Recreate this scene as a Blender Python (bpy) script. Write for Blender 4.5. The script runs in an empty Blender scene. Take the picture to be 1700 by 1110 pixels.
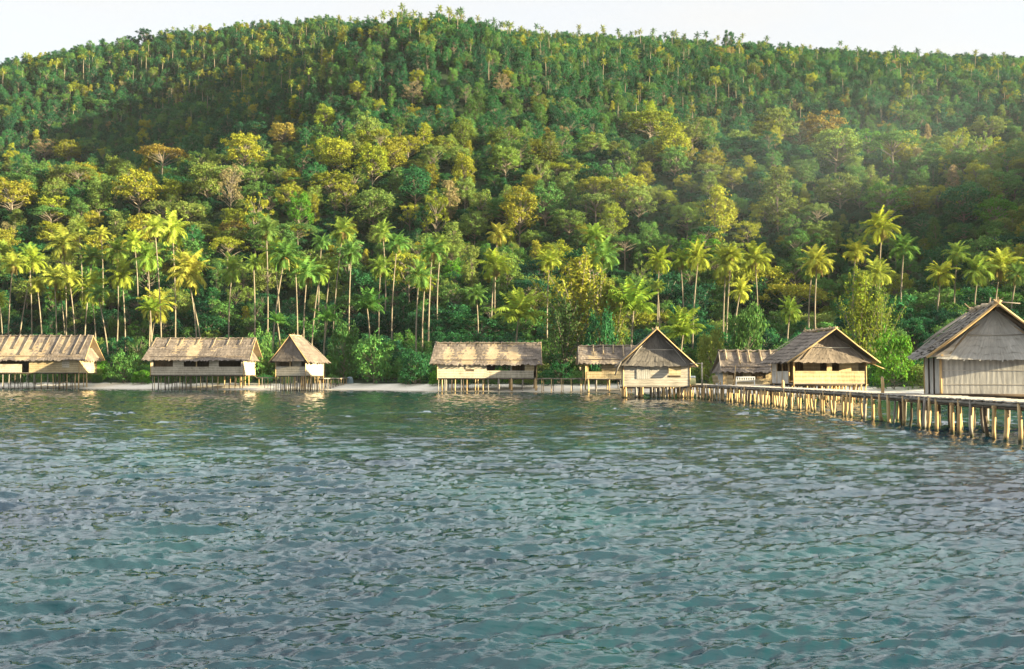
import bpy, math, random
import numpy as np
from mathutils import Vector, Matrix
SEED = 7
random.seed(SEED)
RS = np.random.RandomState(SEED)
SC = bpy.context.scene
COL = SC.collection
R = math.radians
# ------------------------------------------------------------------ camera
F = 1653.0            # focal length in photo pixels (photo 1700 x 1110), 35 mm lens
H = 2.6               # eye height over the water, metres
PITCH = math.atan(68.0 / F)
CT, ST = math.cos(PITCH), math.sin(PITCH)
cam_d = bpy.data.cameras.new('camera')
cam_d.lens = 36.0 * F / 1700.0
cam_d.sensor_width = 36.0
cam_d.clip_start = 0.1
cam_d.clip_end = 8000
cam = bpy.data.objects.new('camera', cam_d)
COL.objects.link(cam)
cam.location = (0, 0, H)
cam.rotation_euler = (math.pi / 2 + PITCH, 0, 0)
SC.camera = cam

def at(px, py, Y):
    """world point at distance Y whose picture position in the photo is px, py"""
    t = (555.0 - py) / F
    z = Y * (t * CT + ST) / (CT - t * ST)
    zc = CT * Y + ST * z
    return Vector(((px - 850.0) / F * zc, Y, H + z))

def proj(x, y, z):
    zc = CT * y + ST * (z - H)
    yc = CT * (z - H) - ST * y
    return 850 + F * x / zc, 555 - F * yc / zc

# ------------------------------------------------------------------ mesh building
class MB:
    def __init__(s):
        s.v = []; s.f = []; s.uv = []; s.m = []; s.sm = []
    def vert(s, p):
        s.v.append(tuple(p)); return len(s.v) - 1
    def face(s, pts, m=0, uv=None, smooth=False):
        i = len(s.v)
        s.v.extend(tuple(p) for p in pts)
        s.f.append(tuple(range(i, i + len(pts)))); s.uv.append(uv); s.m.append(m); s.sm.append(smooth)
    def box(s, x0, x1, y0, y1, z0, z1, m=0):
        c = [Vector((x, y, z)) for z in (z0, z1) for y in (y0, y1) for x in (x0, x1)]
        for q in ((0, 2, 3, 1), (4, 5, 7, 6), (0, 1, 5, 4), (2, 6, 7, 3), (0, 4, 6, 2), (1, 3, 7, 5)):
            s.face([c[k] for k in q], m)
    def bar(s, p, q, w, h, m=0):
        p, q = Vector(p), Vector(q)
        d = (q - p).normalized()
        up = Vector((0, 0, 1)) if abs(d.z) < 0.9 else Vector((0, 1, 0))
        a = d.cross(up).normalized() * w / 2
        b = a.cross(d).normalized() * h / 2
        A = [p - a - b, p + a - b, p + a + b, p - a + b]
        B = [x + (q - p) for x in A]
        s.face(A[::-1], m); s.face(B, m)
        for k in range(4):
            s.face([A[k], A[(k + 1) % 4], B[(k + 1) % 4], B[k]], m)
    def tube(s, pts, rad, n=7, m=0, cap=True):
        pts = [Vector(p) for p in pts]
        rings = []
        L = 0
        for i, p in enumerate(pts):
            d = (pts[min(i + 1, len(pts) - 1)] - pts[max(i - 1, 0)]).normalized()
            up = Vector((0, 1, 0)) if abs(d.y) < 0.9 else Vector((1, 0, 0))
            a = d.cross(up).normalized(); b = d.cross(a).normalized()
            r = rad[i] if hasattr(rad, '__len__') else rad
            rings.append([s.vert(p + (a * math.cos(2 * math.pi * k / n) + b * math.sin(2 * math.pi * k / n)) * r) for k in range(n)])
        for i in range(len(pts) - 1):
            l = (pts[i + 1] - pts[i]).length
            for k in range(n):
                k2 = (k + 1) % n
                s.f.append((rings[i][k], rings[i + 1][k], rings[i + 1][k2], rings[i][k2]))
                s.uv.append([(k * .1, L), (k * .1, L + l), (k * .1 + .1, L + l), (k * .1 + .1, L)])
                s.m.append(m); s.sm.append(True)
            L += l
        if cap:
            for r_ in (rings[0], rings[-1][::-1]):
                s.f.append(tuple(r_)); s.uv.append(None); s.m.append(m); s.sm.append(False)
    def mesh(s, name, mats):
        me = bpy.data.meshes.new(name)
        me.from_pydata(s.v, [], s.f)
        for m in (mats if isinstance(mats, (list, tuple)) else [mats]):
            me.materials.append(m)
        me.polygons.foreach_set('material_index', s.m)
        me.polygons.foreach_set('use_smooth', s.sm)
        ul = me.uv_layers.new(name='UVMap')
        buf = []
        for f, u in zip(s.f, s.uv):
            if u is None:
                P = [Vector(s.v[i]) for i in f]
                nn = (P[1] - P[0]).cross(P[2] - P[0])
                ax = max(range(3), key=lambda k: abs(nn[k]))
                for p in P:
                    buf.extend((p.y, p.z) if ax == 0 else (p.x, p.z) if ax == 1 else (p.x, p.y))
            else:
                for p in u: buf.extend(p)
        ul.data.foreach_set('uv', buf)
        me.update()
        return me
    def build(s, name, mats, parent=None, loc=(0, 0, 0)):
        return link(name, s.mesh(name, mats), parent, loc)

def link(name, me, parent=None, loc=(0, 0, 0)):
    o = bpy.data.objects.new(name, me); COL.objects.link(o)
    o.location = loc
    if parent: o.parent = parent
    return o

def empty(name, loc, rz=0.0, scale=None):
    o = bpy.data.objects.new(name, None); COL.objects.link(o)
    o.location = loc; o.rotation_euler = (0, 0, rz); o.empty_display_size = 0.3
    if scale is not None: o.scale = scale if hasattr(scale, '__len__') else (scale,) * 3
    return o

def tag(o, label=None, cat=None, group=None, kind=None):
    if label: o['label'] = label
    if cat: o['category'] = cat
    if group: o['group'] = group
    if kind: o['kind'] = kind
    return o

def np_mesh(name, V, Q, mats, smooth=False, mi=None):
    """fast quad mesh from arrays"""
    me = bpy.data.meshes.new(name)
    V = np.asarray(V, np.float32); Q = np.asarray(Q, np.int32)
    k = Q.shape[1]
    me.vertices.add(len(V)); me.vertices.foreach_set('co', V.ravel())
    me.loops.add(Q.size); me.loops.foreach_set('vertex_index', Q.ravel())
    me.polygons.add(len(Q))
    me.polygons.foreach_set('loop_start', np.arange(0, Q.size, k, dtype=np.int32))
    if smooth: me.polygons.foreach_set('use_smooth', np.ones(len(Q), bool))
    for m in (mats if isinstance(mats, (list, tuple)) else [mats]): me.materials.append(m)
    if mi is not None: me.polygons.foreach_set('material_index', mi)
    me.update(calc_edges=True)
    return me

# ------------------------------------------------------------------ materials
class NT:
    def __init__(s, name):
        s.mat = bpy.data.materials.new(name); s.mat.use_nodes = True
        s.t = s.mat.node_tree; s.t.nodes.clear()
        s.out = s.n('ShaderNodeOutputMaterial')
    def n(s, typ, **kw):
        nd = s.t.nodes.new(typ)
        for k, v in kw.items():
            if k.startswith('i_'):
                key = k[2:]
                nd.inputs[int(key) if key.isdigit() else key.replace('_', ' ')].default_value = v
            else: setattr(nd, k, v)
        return nd
    def l(s, a, b): s.t.links.new(a, b); return b
    def ramp(s, fac, stops):
        r = s.n('ShaderNodeValToRGB')
        els = r.color_ramp.elements
        while len(els) < len(stops): els.new(0.5)
        for e, (p, c) in zip(els, stops):
            e.position = p; e.color = tuple(c) + (1,) if len(c) == 3 else c
        s.l(fac, r.inputs[0]); return r.outputs[0]
    def noise(s, vec, scale, detail=4, rough=.6, mul=None):
        if mul is not None:
            m = s.n('ShaderNodeVectorMath', operation='MULTIPLY'); m.inputs[1].default_value = mul
            s.l(vec, m.inputs[0]); vec = m.outputs[0]
        nz = s.n('ShaderNodeTexNoise'); nz.inputs['Scale'].default_value = scale
        nz.inputs['Detail'].default_value = detail; nz.inputs['Roughness'].default_value = rough
        s.l(vec, nz.inputs['Vector']); return nz.outputs['Fac']
    def math(s, op, a, b=None):
        m = s.n('ShaderNodeMath', operation=op)
        for i, x in enumerate((a, b)):
            if x is None: continue
            if isinstance(x, (int, float)): m.inputs[i].default_value = x
            else: s.l(x, m.inputs[i])
        return m.outputs[0]
    def mix(s, fac, a, b, blend='MIX'):
        m = s.n('ShaderNodeMix', data_type='RGBA', blend_type=blend)
        for sock, x in ((m.inputs[0], fac), (m.inputs[6], a), (m.inputs[7], b)):
            if isinstance(x, (int, float)): sock.default_value = x
            elif isinstance(x, tuple): sock.default_value = x + (1,) if len(x) == 3 else x
            else: s.l(x, sock)
        return m.outputs[2]

def fibre_mat(name, dark, mid, light, stretch=(9, 1, 1), scale=1.2, bump=.35, weave=None, rough=.85, tide=False):
    """weathered plant fibre: streaks along the second UV axis, blotches and lighter strands"""
    k = NT(name)
    uv = k.n('ShaderNodeUVMap').outputs[0]
    oi = k.n('ShaderNodeObjectInfo')
    off = k.n('ShaderNodeVectorMath', operation='ADD')
    k.l(uv, off.inputs[0])
    ml = k.n('ShaderNodeMath', operation='MULTIPLY'); ml.inputs[1].default_value = 37.0
    k.l(oi.outputs['Random'], ml.inputs[0]); k.l(ml.outputs[0], off.inputs[1])
    vec = off.outputs[0]
    a = k.noise(vec, scale, 6, .7, stretch)
    b = k.noise(vec, .55, 3, .6)
    f = k.math('ADD', k.math('MULTIPLY', a, .62), k.math('MULTIPLY', b, .5))
    if weave:
        w = k.n('ShaderNodeTexWave', wave_type='BANDS', bands_direction=weave[0])
        w.inputs['Scale'].default_value = weave[1]; w.inputs['Distortion'].default_value = 1.5
        w.inputs['Detail'].default_value = 2; w.inputs['Detail Scale'].default_value = 2
        k.l(vec, w.inputs[0])
        f = k.math('ADD', f, k.math('MULTIPLY', k.math('SUBTRACT', w.outputs['Fac'], .5), weave[2]))
    col = k.ramp(f, [(.34, dark), (.55, mid), (.76, light)])
    if tide:        # wet, weedy foot of the posts up to the tide mark
        gp = k.n('ShaderNodeNewGeometry'); sx = k.n('ShaderNodeSeparateXYZ'); k.l(gp.outputs['Position'], sx.inputs[0])
        tn = k.noise(gp.outputs['Position'], 3.0, 3)
        mr = k.n('ShaderNodeMapRange'); mr.inputs[1].default_value = .05; mr.inputs[2].default_value = .32
        k.l(k.math('ADD', sx.outputs[2], k.math('MULTIPLY', k.math('SUBTRACT', tn, .5), .5)), mr.inputs[0])
        col = k.mix(mr.outputs[0], (.045, .047, .026), col)
    p = k.n('ShaderNodeBsdfPrincipled'); p.inputs['Roughness'].default_value = rough
    p.inputs['Specular IOR Level'].default_value = .2
    k.l(col, p.inputs['Base Color'])
    bm = k.n('ShaderNodeBump'); bm.inputs['Strength'].default_value = bump; bm.inputs['Distance'].default_value = .06
    k.l(f, bm.inputs['Height']); k.l(bm.outputs[0], p.inputs['Normal'])
    k.l(p.outputs[0], k.out.inputs[0])
    return k.mat

M = {}
M['thatch'] = fibre_mat('grey_brown_thatch', (.046, .038, .033), (.148, .12, .1), (.29, .24, .195), (10, 1.2, 1), 1.3, .6)
M['thatch_dark'] = fibre_mat('dark_grey_thatch', (.055, .05, .046), (.14, .126, .115), (.29, .26, .23), (10, 1.2, 1), 1.3, .6)
M['gable_pale'] = fibre_mat('pale_grey_leaf_panel', (.22, .21, .195), (.4, .38, .35), (.58, .555, .52), (8, 1.2, 1), 1.3, .4)
M['straw'] = fibre_mat('fresh_straw', (.17, .125, .08), (.3, .23, .15), (.45, .36, .25), (10, 1.2, 1), 1.6, .5)
M['bamboo'] = fibre_mat('bleached_bamboo_weave', (.22, .19, .145), (.44, .38, .295), (.62, .545, .435), (7, 1, 1), 1.1, .3, ('Y', .8, .16))
M['bamboo_grey'] = fibre_mat('grey_bamboo_weave', (.22, .21, .195), (.43, .405, .37), (.62, .59, .54), (9, .8, 1), 1.0, .35, ('X', 1.3, .12))
M['bamboo_plank'] = fibre_mat('grey_split_bamboo', (.2, .18, .155), (.42, .375, .315), (.62, .565, .49), (1, 8, 1), .9, .35, ('Y', 1.0, .12))
M['bamboo_gold'] = fibre_mat('honey_bamboo_weave', (.23, .17, .095), (.4, .305, .175), (.56, .45, .28), (6, 1, 1), 1.1, .3, ('Y', .8, .16))
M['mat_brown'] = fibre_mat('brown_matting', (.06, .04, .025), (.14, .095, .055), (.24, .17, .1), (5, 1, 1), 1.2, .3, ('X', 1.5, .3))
M['wood_gold'] = fibre_mat('peeled_pole_wood', (.26, .155, .07), (.52, .35, .17), (.68, .51, .29), (14, 2, 1), 1.2, .3, tide=True)
M['wood_grey'] = fibre_mat('weathered_grey_wood', (.13, .11, .095), (.27, .235, .2), (.42, .38, .33), (12, 1.5, 1), 1.2, .4, tide=True)
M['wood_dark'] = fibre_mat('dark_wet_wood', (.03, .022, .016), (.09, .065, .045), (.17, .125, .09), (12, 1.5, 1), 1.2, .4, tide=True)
M['deck'] = fibre_mat('sun_bleached_deck_boards', (.3, .265, .23), (.46, .415, .37), (.6, .56, .5), (1, 6, 1), 1.2, .4)
M['bark_palm'] = fibre_mat('palm_bark', (.11, .09, .065), (.22, .185, .135), (.34, .295, .22), (1, 7, 1), 1.5, .3)
M['bark_pale'] = fibre_mat('pale_palm_bark', (.2, .17, .125), (.36, .31, .235), (.5, .44, .35), (1, 7, 1), 1.5, .3)
M['bark'] = fibre_mat('tree_bark', (.09, .075, .06), (.19, .16, .125), (.32, .28, .22), (6, 1, 1), .8, .4)
M['white_paint'] = fibre_mat('white_painted_wood', (.6, .59, .56), (.74, .73, .7), (.8, .79, .77), (4, 1, 1), 1.5, .1, rough=.5)
M['yellow_plastic'] = fibre_mat('yellow_plastic', (.6, .5, .15), (.7, .62, .25), (.75, .68, .35), (1, 1, 1), 1.0, .05, rough=.4)
M['tarp'] = fibre_mat('blue_grey_tarpaulin', (.16, .22, .26), (.26, .34, .39), (.36, .44, .48), (1, 1, 1), 1.0, .5, rough=.5)

def leaf_mat(name, trans=.3, spread=.5):
    k = NT(name)
    a = k.n('ShaderNodeAttribute', attribute_type='INSTANCER', attribute_name='tint')
    g = k.n('ShaderNodeNewGeometry')
    rnd = g.outputs['Random Per Island']
    hue = k.n('ShaderNodeHueSaturation')
    hue.inputs['Saturation'].default_value = 1.0
    k.l(k.math('ADD', k.math('MULTIPLY', rnd, .05), .475), hue.inputs['Hue'])
    k.l(k.math('ADD', k.math('MULTIPLY', rnd, spread), 1 - spread / 2), hue.inputs['Value'])
    k.l(a.outputs['Color'], hue.inputs['Color'])
    d = k.n('ShaderNodeBsdfDiffuse'); t = k.n('ShaderNodeBsdfTranslucent'); m = k.n('ShaderNodeMixShader')
    m.inputs[0].default_value = trans
    k.l(hue.outputs[0], d.inputs[0]); k.l(hue.outputs[0], t.inputs[0])
    k.l(d.outputs[0], m.inputs[1]); k.l(t.outputs[0], m.inputs[2])
    k.l(m.outputs[0], k.out.inputs[0])
    return k.mat
M['leaf'] = leaf_mat('tree_leaves', .33, .36)
M['frond'] = leaf_mat('palm_fronds', .3, .4)

def solid(name, col, rough=.8, metal=0):
    k = NT(name); p = k.n('ShaderNodeBsdfPrincipled'); p.inputs['Base Color'].default_value = col + (1,)
    p.inputs['Roughness'].default_value = rough; p.inputs['Specular IOR Level'].default_value = .2
    g = k.n('ShaderNodeTexCoord'); nz = k.noise(g.outputs['Object'], 3.0)
    k.l(k.mix(k.math('MULTIPLY', nz, .5), tuple(col), tuple(c * .6 for c in col)), p.inputs['Base Color'])
    k.l(p.outputs[0], k.out.inputs[0]); return k.mat
M['coconut'] = solid('coconut_husk', (.42, .22, .05))

# ground: sand near the water, dark leaf litter and green cover behind
k = NT('beach_and_forest_floor')
geo = k.n('ShaderNodeNewGeometry')
at_ = k.n('ShaderNodeAttribute', attribute_name='inland')
nz = k.noise(geo.outputs['Position'], .35, 5)
fac = k.math('ADD', at_.outputs['Fac'], k.math('MULTIPLY', k.math('SUBTRACT', nz, .5), .5))
fine = k.noise(geo.outputs['Position'], 2.5, 6)
sand = k.ramp(fine, [(.3, (.56, .5, .42)), (.7, (.72, .67, .58))])
soil = k.ramp(fine, [(.3, (.012, .022, .012)), (.7, (.035, .06, .025))])
wet = k.n('ShaderNodeSeparateXYZ'); k.l(geo.outputs['Position'], wet.inputs[0])
wf = k.n('ShaderNodeMapRange'); wf.inputs[1].default_value = .02; wf.inputs[2].default_value = .16
k.l(wet.outputs[2], wf.inputs[0])
sand2 = k.mix(wf.outputs[0], (.3, .26, .2), sand)
st = k.n('ShaderNodeMapRange'); st.inputs[1].default_value = .42; st.inputs[2].default_value = .58
k.l(fac, st.inputs[0])
p = k.n('ShaderNodeBsdfPrincipled'); p.inputs['Roughness'].default_value = .95; p.inputs['Specular IOR Level'].default_value = .1
k.l(k.mix(st.outputs[0], sand2, soil), p.inputs['Base Color'])
k.l(p.outputs[0], k.out.inputs[0]); M['ground'] = k.mat

# water
k = NT('sea_water')
geo = k.n('ShaderNodeNewGeometry')
p = k.n('ShaderNodeBsdfPrincipled')
big = k.noise(geo.outputs['Position'], .11, 3, .55, (1, .7, 1))
k.l(k.ramp(big, [(.34, (.001, .013, .031)), (.5, (.0012, .025, .037)), (.7, (.002, .05, .047))]), p.inputs['Base Color'])
p.inputs['Roughness'].default_value = .03; p.inputs['IOR'].default_value = 1.37
p.inputs['Specular IOR Level'].default_value = .5
b1 = k.noise(geo.outputs['Position'], 6.5, 4, .6, (.5, 1.6, 1))
b2 = k.noise(geo.outputs['Position'], 9.0, 3, .6, (.8, 1.2, 1))
bm = k.n('ShaderNodeBump'); bm.inputs['Strength'].default_value = .24; bm.inputs['Distance'].default_value = .06
k.l(k.math('ADD', b1, k.math('MULTIPLY', b2, .22)), bm.inputs['Height']); k.l(bm.outputs[0], p.inputs['Normal'])
k.l(p.outputs[0], k.out.inputs[0]); M['water'] = k.mat
# ------------------------------------------------------------------ terrain
def ip(x, xs, ys): return np.interp(x, xs, ys)
def U(px): return (np.asarray(px, float) - 850) / F
SH_PX = [-1200, -200, 0, 100, 300, 480, 600, 720, 850, 1030, 1200, 1350, 1480, 1600, 1700, 2000, 2900]
SH_Y = [240, 215, 197, 194, 182, 173, 175, 158, 156, 152, 143, 128, 114, 107, 104, 98, 90]
def shore(u): return ip(u, U(SH_PX), SH_Y)
SKY_PX = [-900, -300, 0, 100, 240, 400, 550, 700, 800, 1000, 1200, 1400, 1600, 1700, 2100, 2900]
SKY_PY = [300, 170, 97, 78, 52, 34, 25, 25, 37, 56, 68, 80, 88, 92, 110, 190]
ADJ = np.zeros(len(SKY_PX))
FR_PX = [-900, -300, 0, 300, 500, 700, 900, 1200, 1700, 2100, 2900]
FR_PY = [400, 310, 292, 285, 272, 262, 252, 250, 250, 240, 260]
NZ = [(RS.uniform(-1, 1, 2) * s, RS.uniform(0, 6.28), a) for s, a in ((.02, 5), (.03, 4), (.05, 2.2), (.09, 1.2), (.15, .7), (.06, 2.), (.035, 3.))]
def ground_z(x, y):
    x = np.asarray(x, float); y = np.asarray(y, float)
    u = x / np.maximum(y, 1)
    ys = shore(u)
    d = y - ys
    yf, yb = 330.0, 620.0
    zf = (623 - ip(u, U(FR_PX), FR_PY)) / F * yf
    zb = (623 - ip(u, U(SKY_PX), np.array(SKY_PY) + ADJ) - 28) / F * yb
    z0 = np.interp(d, [-60, -15, 0, 6, 14, 26, 60], [-6, -1.3, 0, .65, 1.25, 1.7, 4.5])
    t = np.clip((y - (ys + 55)) / (yf - ys - 55), 0, 1)
    z1 = 4.2 + (zf - 4.2) * (t ** 1.25)
    t2 = np.clip((y - yf) / (yb - yf), 0, 1)
    z2 = zf + 2 * np.minimum(t2 * 8, 1) + (zb - zf - 2) * (.35 * t2 + .65 * (t2 * t2 * (3 - 2 * t2)))
    z3 = zb - np.maximum(y - yb, 0) * .35
    z = np.where(d < 57, z0, np.where(y < yf, z1, np.where(y < yb, z2, z3)))
    w = np.clip((d - 50) / 60, 0, 1)
    nz = sum(a * np.sin(x * k[0] + y * k[1] + ph) for k, ph, a in NZ)
    # a spur in the middle of the back slope and a hollow to its left
    sp = 32 * np.exp(-((u + .10) / .13) ** 2 - ((y - 460) / 65) ** 2) - 38 * np.exp(-((u + .45) / .24) ** 2 - ((y - 490) / 105) ** 2)
    # an unseen shoulder beyond the right edge, added to shade the slope
    sp = sp + 16 * np.exp(-((u - .80) / .14) ** 2 - ((y - 235) / 60) ** 2)
    nz = nz * (1 - .62 * np.clip((y - 430) / 120, 0, 1))
    return z + w * (nz + sp)

for _ in range(4):          # settle the crest so that the tree tops meet the skyline
    yy_ = np.linspace(380, 700, 160)
    for i_, p_ in enumerate(SKY_PX):
        u_ = float(U(p_)); top_ = min(proj(u_ * y_, y_, float(ground_z(u_ * y_, y_)) + 10.5)[1] for y_ in yy_)
        ADJ[i_] += SKY_PY[i_] - top_
us = np.linspace(-1.0, 1.0, 301)
ys = np.concatenate([np.linspace(80, 260, 121), np.linspace(263, 720, 140)])
UU, YY = np.meshgrid(us, ys)
XX = UU * YY
ZZ = ground_z(XX, YY)
V = np.stack([XX, YY, ZZ], -1).reshape(-1, 3)
def grid_quads(nr, nc):
    i = np.arange(nr - 1)[:, None] * nc + np.arange(nc - 1)[None]
    return np.stack([i, i + 1, i + nc + 1, i + nc], -1).reshape(-1, 4)
me = np_mesh('terrain', V, grid_quads(len(ys), len(us)), M['ground'], True)
inl = np.clip((YY - shore(UU) - 4) / 16, 0, 1).ravel().astype(np.float32)
me.attributes.new('inland', 'FLOAT', 'POINT').data.foreach_set('value', inl)
tag(link('terrain', me), 'pale sand beach running back into a dark forest floor and hill', 'ground', kind='structure')

# ------------------------------------------------------------------ sea
def ocean_tile(N, L, kmin, kmax, wind, power, rms, seed, spread=2.0):
    rs = np.random.RandomState(seed)
    kx = np.fft.fftfreq(N, L / N) * 2 * np.pi
    KX, KY = np.meshgrid(kx, kx)
    K = np.hypot(KX, KY); K[0, 0] = 1
    amp = K ** (-power) * np.exp(-(kmin / K) ** 2 * 1.2) * np.exp(-(K / kmax) ** 2)
    c = (KX * wind[0] + KY * wind[1]) / K
    amp = amp * (np.abs(c) ** spread + .06)
    amp[0, 0] = 0
    h = amp * (rs.normal(size=(N, N)) + 1j * rs.normal(size=(N, N)))
    z = np.fft.ifft2(h).real
    s = rms / z.std()
    dx = np.fft.ifft2(-1j * h * KX / K).real * s
    dy = np.fft.ifft2(-1j * h * KY / K).real * s
    return z * s, dx, dy, L
def tile_sample(T, x, y):
    N = T[0].shape[0]; L = T[3]
    fx = (x / L * N) % N; fy = (y / L * N) % N
    ix = fx.astype(int) % N; iy = fy.astype(int) % N; tx = fx - np.floor(fx); ty = fy - np.floor(fy)
    jx = (ix + 1) % N; jy = (iy + 1) % N
    return [a[iy, ix] * (1 - tx) * (1 - ty) + a[iy, jx] * tx * (1 - ty) + a[jy, ix] * (1 - tx) * ty + a[jy, jx] * tx * ty for a in T[:3]]
def unit(a): return (math.cos(R(a)), math.sin(R(a)))
T1 = ocean_tile(512, 43.0, 2 * math.pi / 2.0, 24, unit(100), 1.9, .029, 3, 4.0)
T2 = ocean_tile(512, 13.1, 2 * math.pi / .34, 66, unit(84), 1.6, .0135, 5, 3.0)
ru = np.linspace(-.95, .95, 900)
ry = np.exp(np.linspace(math.log(3.5), math.log(262), 860))
UU, YY = np.meshgrid(ru, ry)
XX = UU * YY
d_sh = shore(UU) - YY
calm = .55 + .45 * np.clip(d_sh / 40, 0, 1) ** .8
gust = sum(np.sin(XX * a + YY * b + c) for a, b, c in ((.05, .09, 1), (-.03, .13, 4), (.11, .05, 2))) / 3
calm = calm * (1 + .28 * gust)
a1 = tile_sample(T1, XX, YY)
a2 = tile_sample(T2, XX * .966 + YY * .259, YY * .966 - XX * .259)
f2 = np.clip(1.15 - YY / 110, .32, 1)
Z = calm * (a1[0] + a2[0] * f2)
V = np.stack([XX - calm * (.5 * a1[1] + .35 * a2[1] * f2), YY - calm * (.5 * a1[2] + .35 * a2[2] * f2), Z], -1).reshape(-1, 3)
me = np_mesh('sea', V, grid_quads(len(ry), len(ru)), M['water'], True)
tag(link('sea', me), 'choppy teal sea with small wind waves filling the foreground', 'sea', kind='structure')

# ------------------------------------------------------------------ plants: shared crowns and trunks
def leaves_to_mesh(name, P, N_, size, mat, rs, aspect=.5):
    """one diamond leaf spray per point, facing N_"""
    n = len(P)
    N_ = N_ / np.linalg.norm(N_, axis=1, keepdims=True)
    a = np.cross(N_, rs.normal(size=(n, 3))); a /= np.linalg.norm(a, axis=1, keepdims=True)
    b = np.cross(N_, a)
    s = (size * rs.uniform(.6, 1.3, n))[:, None]
    bend = N_ * s * -.22
    V = np.stack([P - a * s * .5 + bend, P - b * s * aspect * .5, P + a * s * .5 + bend, P + b * s * aspect * .5], 1).reshape(-1, 3)
    return np_mesh(name, V, np.arange(n * 4).reshape(-1, 4), mat)

def blob_crown(name, blobs, nleaf, size, seed, up=.25, nj=.55, fill=.25):
    rs = np.random.RandomState(seed)
    B = np.array(blobs, float)          # x y z r flat
    w = B[:, 3] ** 2; w /= w.sum()
    idx = rs.choice(len(B), nleaf, p=w)
    d = rs.normal(size=(nleaf, 3)); d /= np.linalg.norm(d, axis=1, keepdims=True)
    low = d[:, 2] < -.25
    d[low & (rs.rand(nleaf) < .75), 2] *= -1
    rr = np.where(rs.rand(nleaf) < fill, rs.uniform(.3, .8, nleaf), rs.uniform(.66, 1.24, nleaf))
    # ragged outline: pull the shell in and out with low-frequency lumps
    lump = 1 + .22 * np.sin(d[:, 0] * 5 + idx) + .2 * np.sin(d[:, 1] * 6 + idx * 2.1) + .1 * np.sin(d[:, 2] * 7 + idx * .7)
    P = B[idx, :3] + d * (B[idx, 3] * rr * lump)[:, None] * np.stack([np.ones(nleaf), np.ones(nleaf), B[idx, 4]], -1)
    n = d * .8 + rs.normal(size=(nleaf, 3)) * nj + np.array([0, 0, up])
    return leaves_to_mesh(name, P, n, size, M['leaf'], rs)

def limb_mesh(name, paths, mat):
    mb = MB()
    for pts, r0, r1, n in paths:
        k = len(pts)
        mb.tube(pts, [r0 + (r1 - r0) * (i / (k - 1)) ** .8 for i in range(k)], n)
    return mb.mesh(name, mat)

def curve(p, q, sag, k=5, rs=random):
    p, q = Vector(p), Vector(q)
    o = Vector((rs.uniform(-1, 1), rs.uniform(-1, 1), rs.uniform(-.3, 1))) * sag
    return [p.lerp(q, i / (k - 1)) + o * math.sin(math.pi * i / (k - 1)) for i in range(k)]

def make_tree_kind(kind, seed):
    """crown + trunk meshes, height about 1"""
    rs = random.Random(seed)
    blobs = []
    if kind == 'round':
        base, rad, ht, nb, br = .28, .32, .64, 36, (.06, .115)
        nl, sz = 4200, .038
    elif kind == 'broad':
        base, rad, ht, nb, br = .36, .44, .54, 44, (.055, .11)
        nl, sz = 4800, .038
    elif kind == 'tall':
        base, rad, ht, nb, br = .16, .19, .80, 26, (.05, .10)
        nl, sz = 2600, .036
    elif kind == 'umbrella':
        base, rad, ht, nb, br = .62, .46, .26, 20, (.08, .12)
        nl, sz = 2800, .036
    elif kind == 'airy':
        base, rad, ht, nb, br = .36, .32, .58, 26, (.04, .085)
        nl, sz = 1900, .034
    elif kind == 'bush':
        base, rad, ht, nb, br = .10, .58, .72, 26, (.11, .2)
        nl, sz = 2800, .066
    tips = []
    for i in range(nb):
        a = i * 2.4 + rs.uniform(-.4, .4)
        t = (i + .5) / nb
        if kind == 'umbrella':
            rr = rad * math.sqrt(t) * rs.uniform(.8, 1.05); z = base + ht * (1 - .75 * t * t) * rs.uniform(.75, 1)
        elif kind == 'tall':
            z = base + ht * t * .95; rr = rad * math.sin(math.pi * (.12 + .8 * t)) * rs.uniform(.35, .95)
        else:
            z = base + ht * (1 - t) * rs.uniform(.75, 1.0)
            rr = rad * math.sqrt(max(0, 1 - ((z - base - ht * .25) / (ht * .8)) ** 2)) * rs.uniform(.45, .95)
        r = rs.uniform(*br)
        c = (rr * math.cos(a), rr * math.sin(a), min(z, 1 - r * .6))
        blobs.append(c + (r, .62 if kind in ('umbrella', 'broad') else .8))
        tips.append(c)
    crown = blob_crown(kind + '_crown', blobs, nl, sz, seed, fill=.18 if kind == 'airy' else .25)
    paths = []
    top = Vector((rs.uniform(-.03, .03), rs.uniform(-.03, .03), base + ht * (.75 if kind == 'tall' else .3)))
    tr = {'bush': .018, 'tall': .014, 'airy': .017}.get(kind, .02)
    paths.append((curve((0, 0, -.12), top, .02, 7, rs), tr, tr * .55, 7))
    for c in tips:
        s = Vector((0, 0, max(.02, min(top.z, c[2] * .8 - .02 - rs.uniform(0, .1)))))
        s.x, s.y = top.x * s.z / top.z, top.y * s.z / top.z
        paths.append((curve(s, Vector(c) * .97, .03, 4, rs), tr * .42, tr * .14, 5))
    return crown, limb_mesh(kind + '_trunk', paths, M['bark'])

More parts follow.
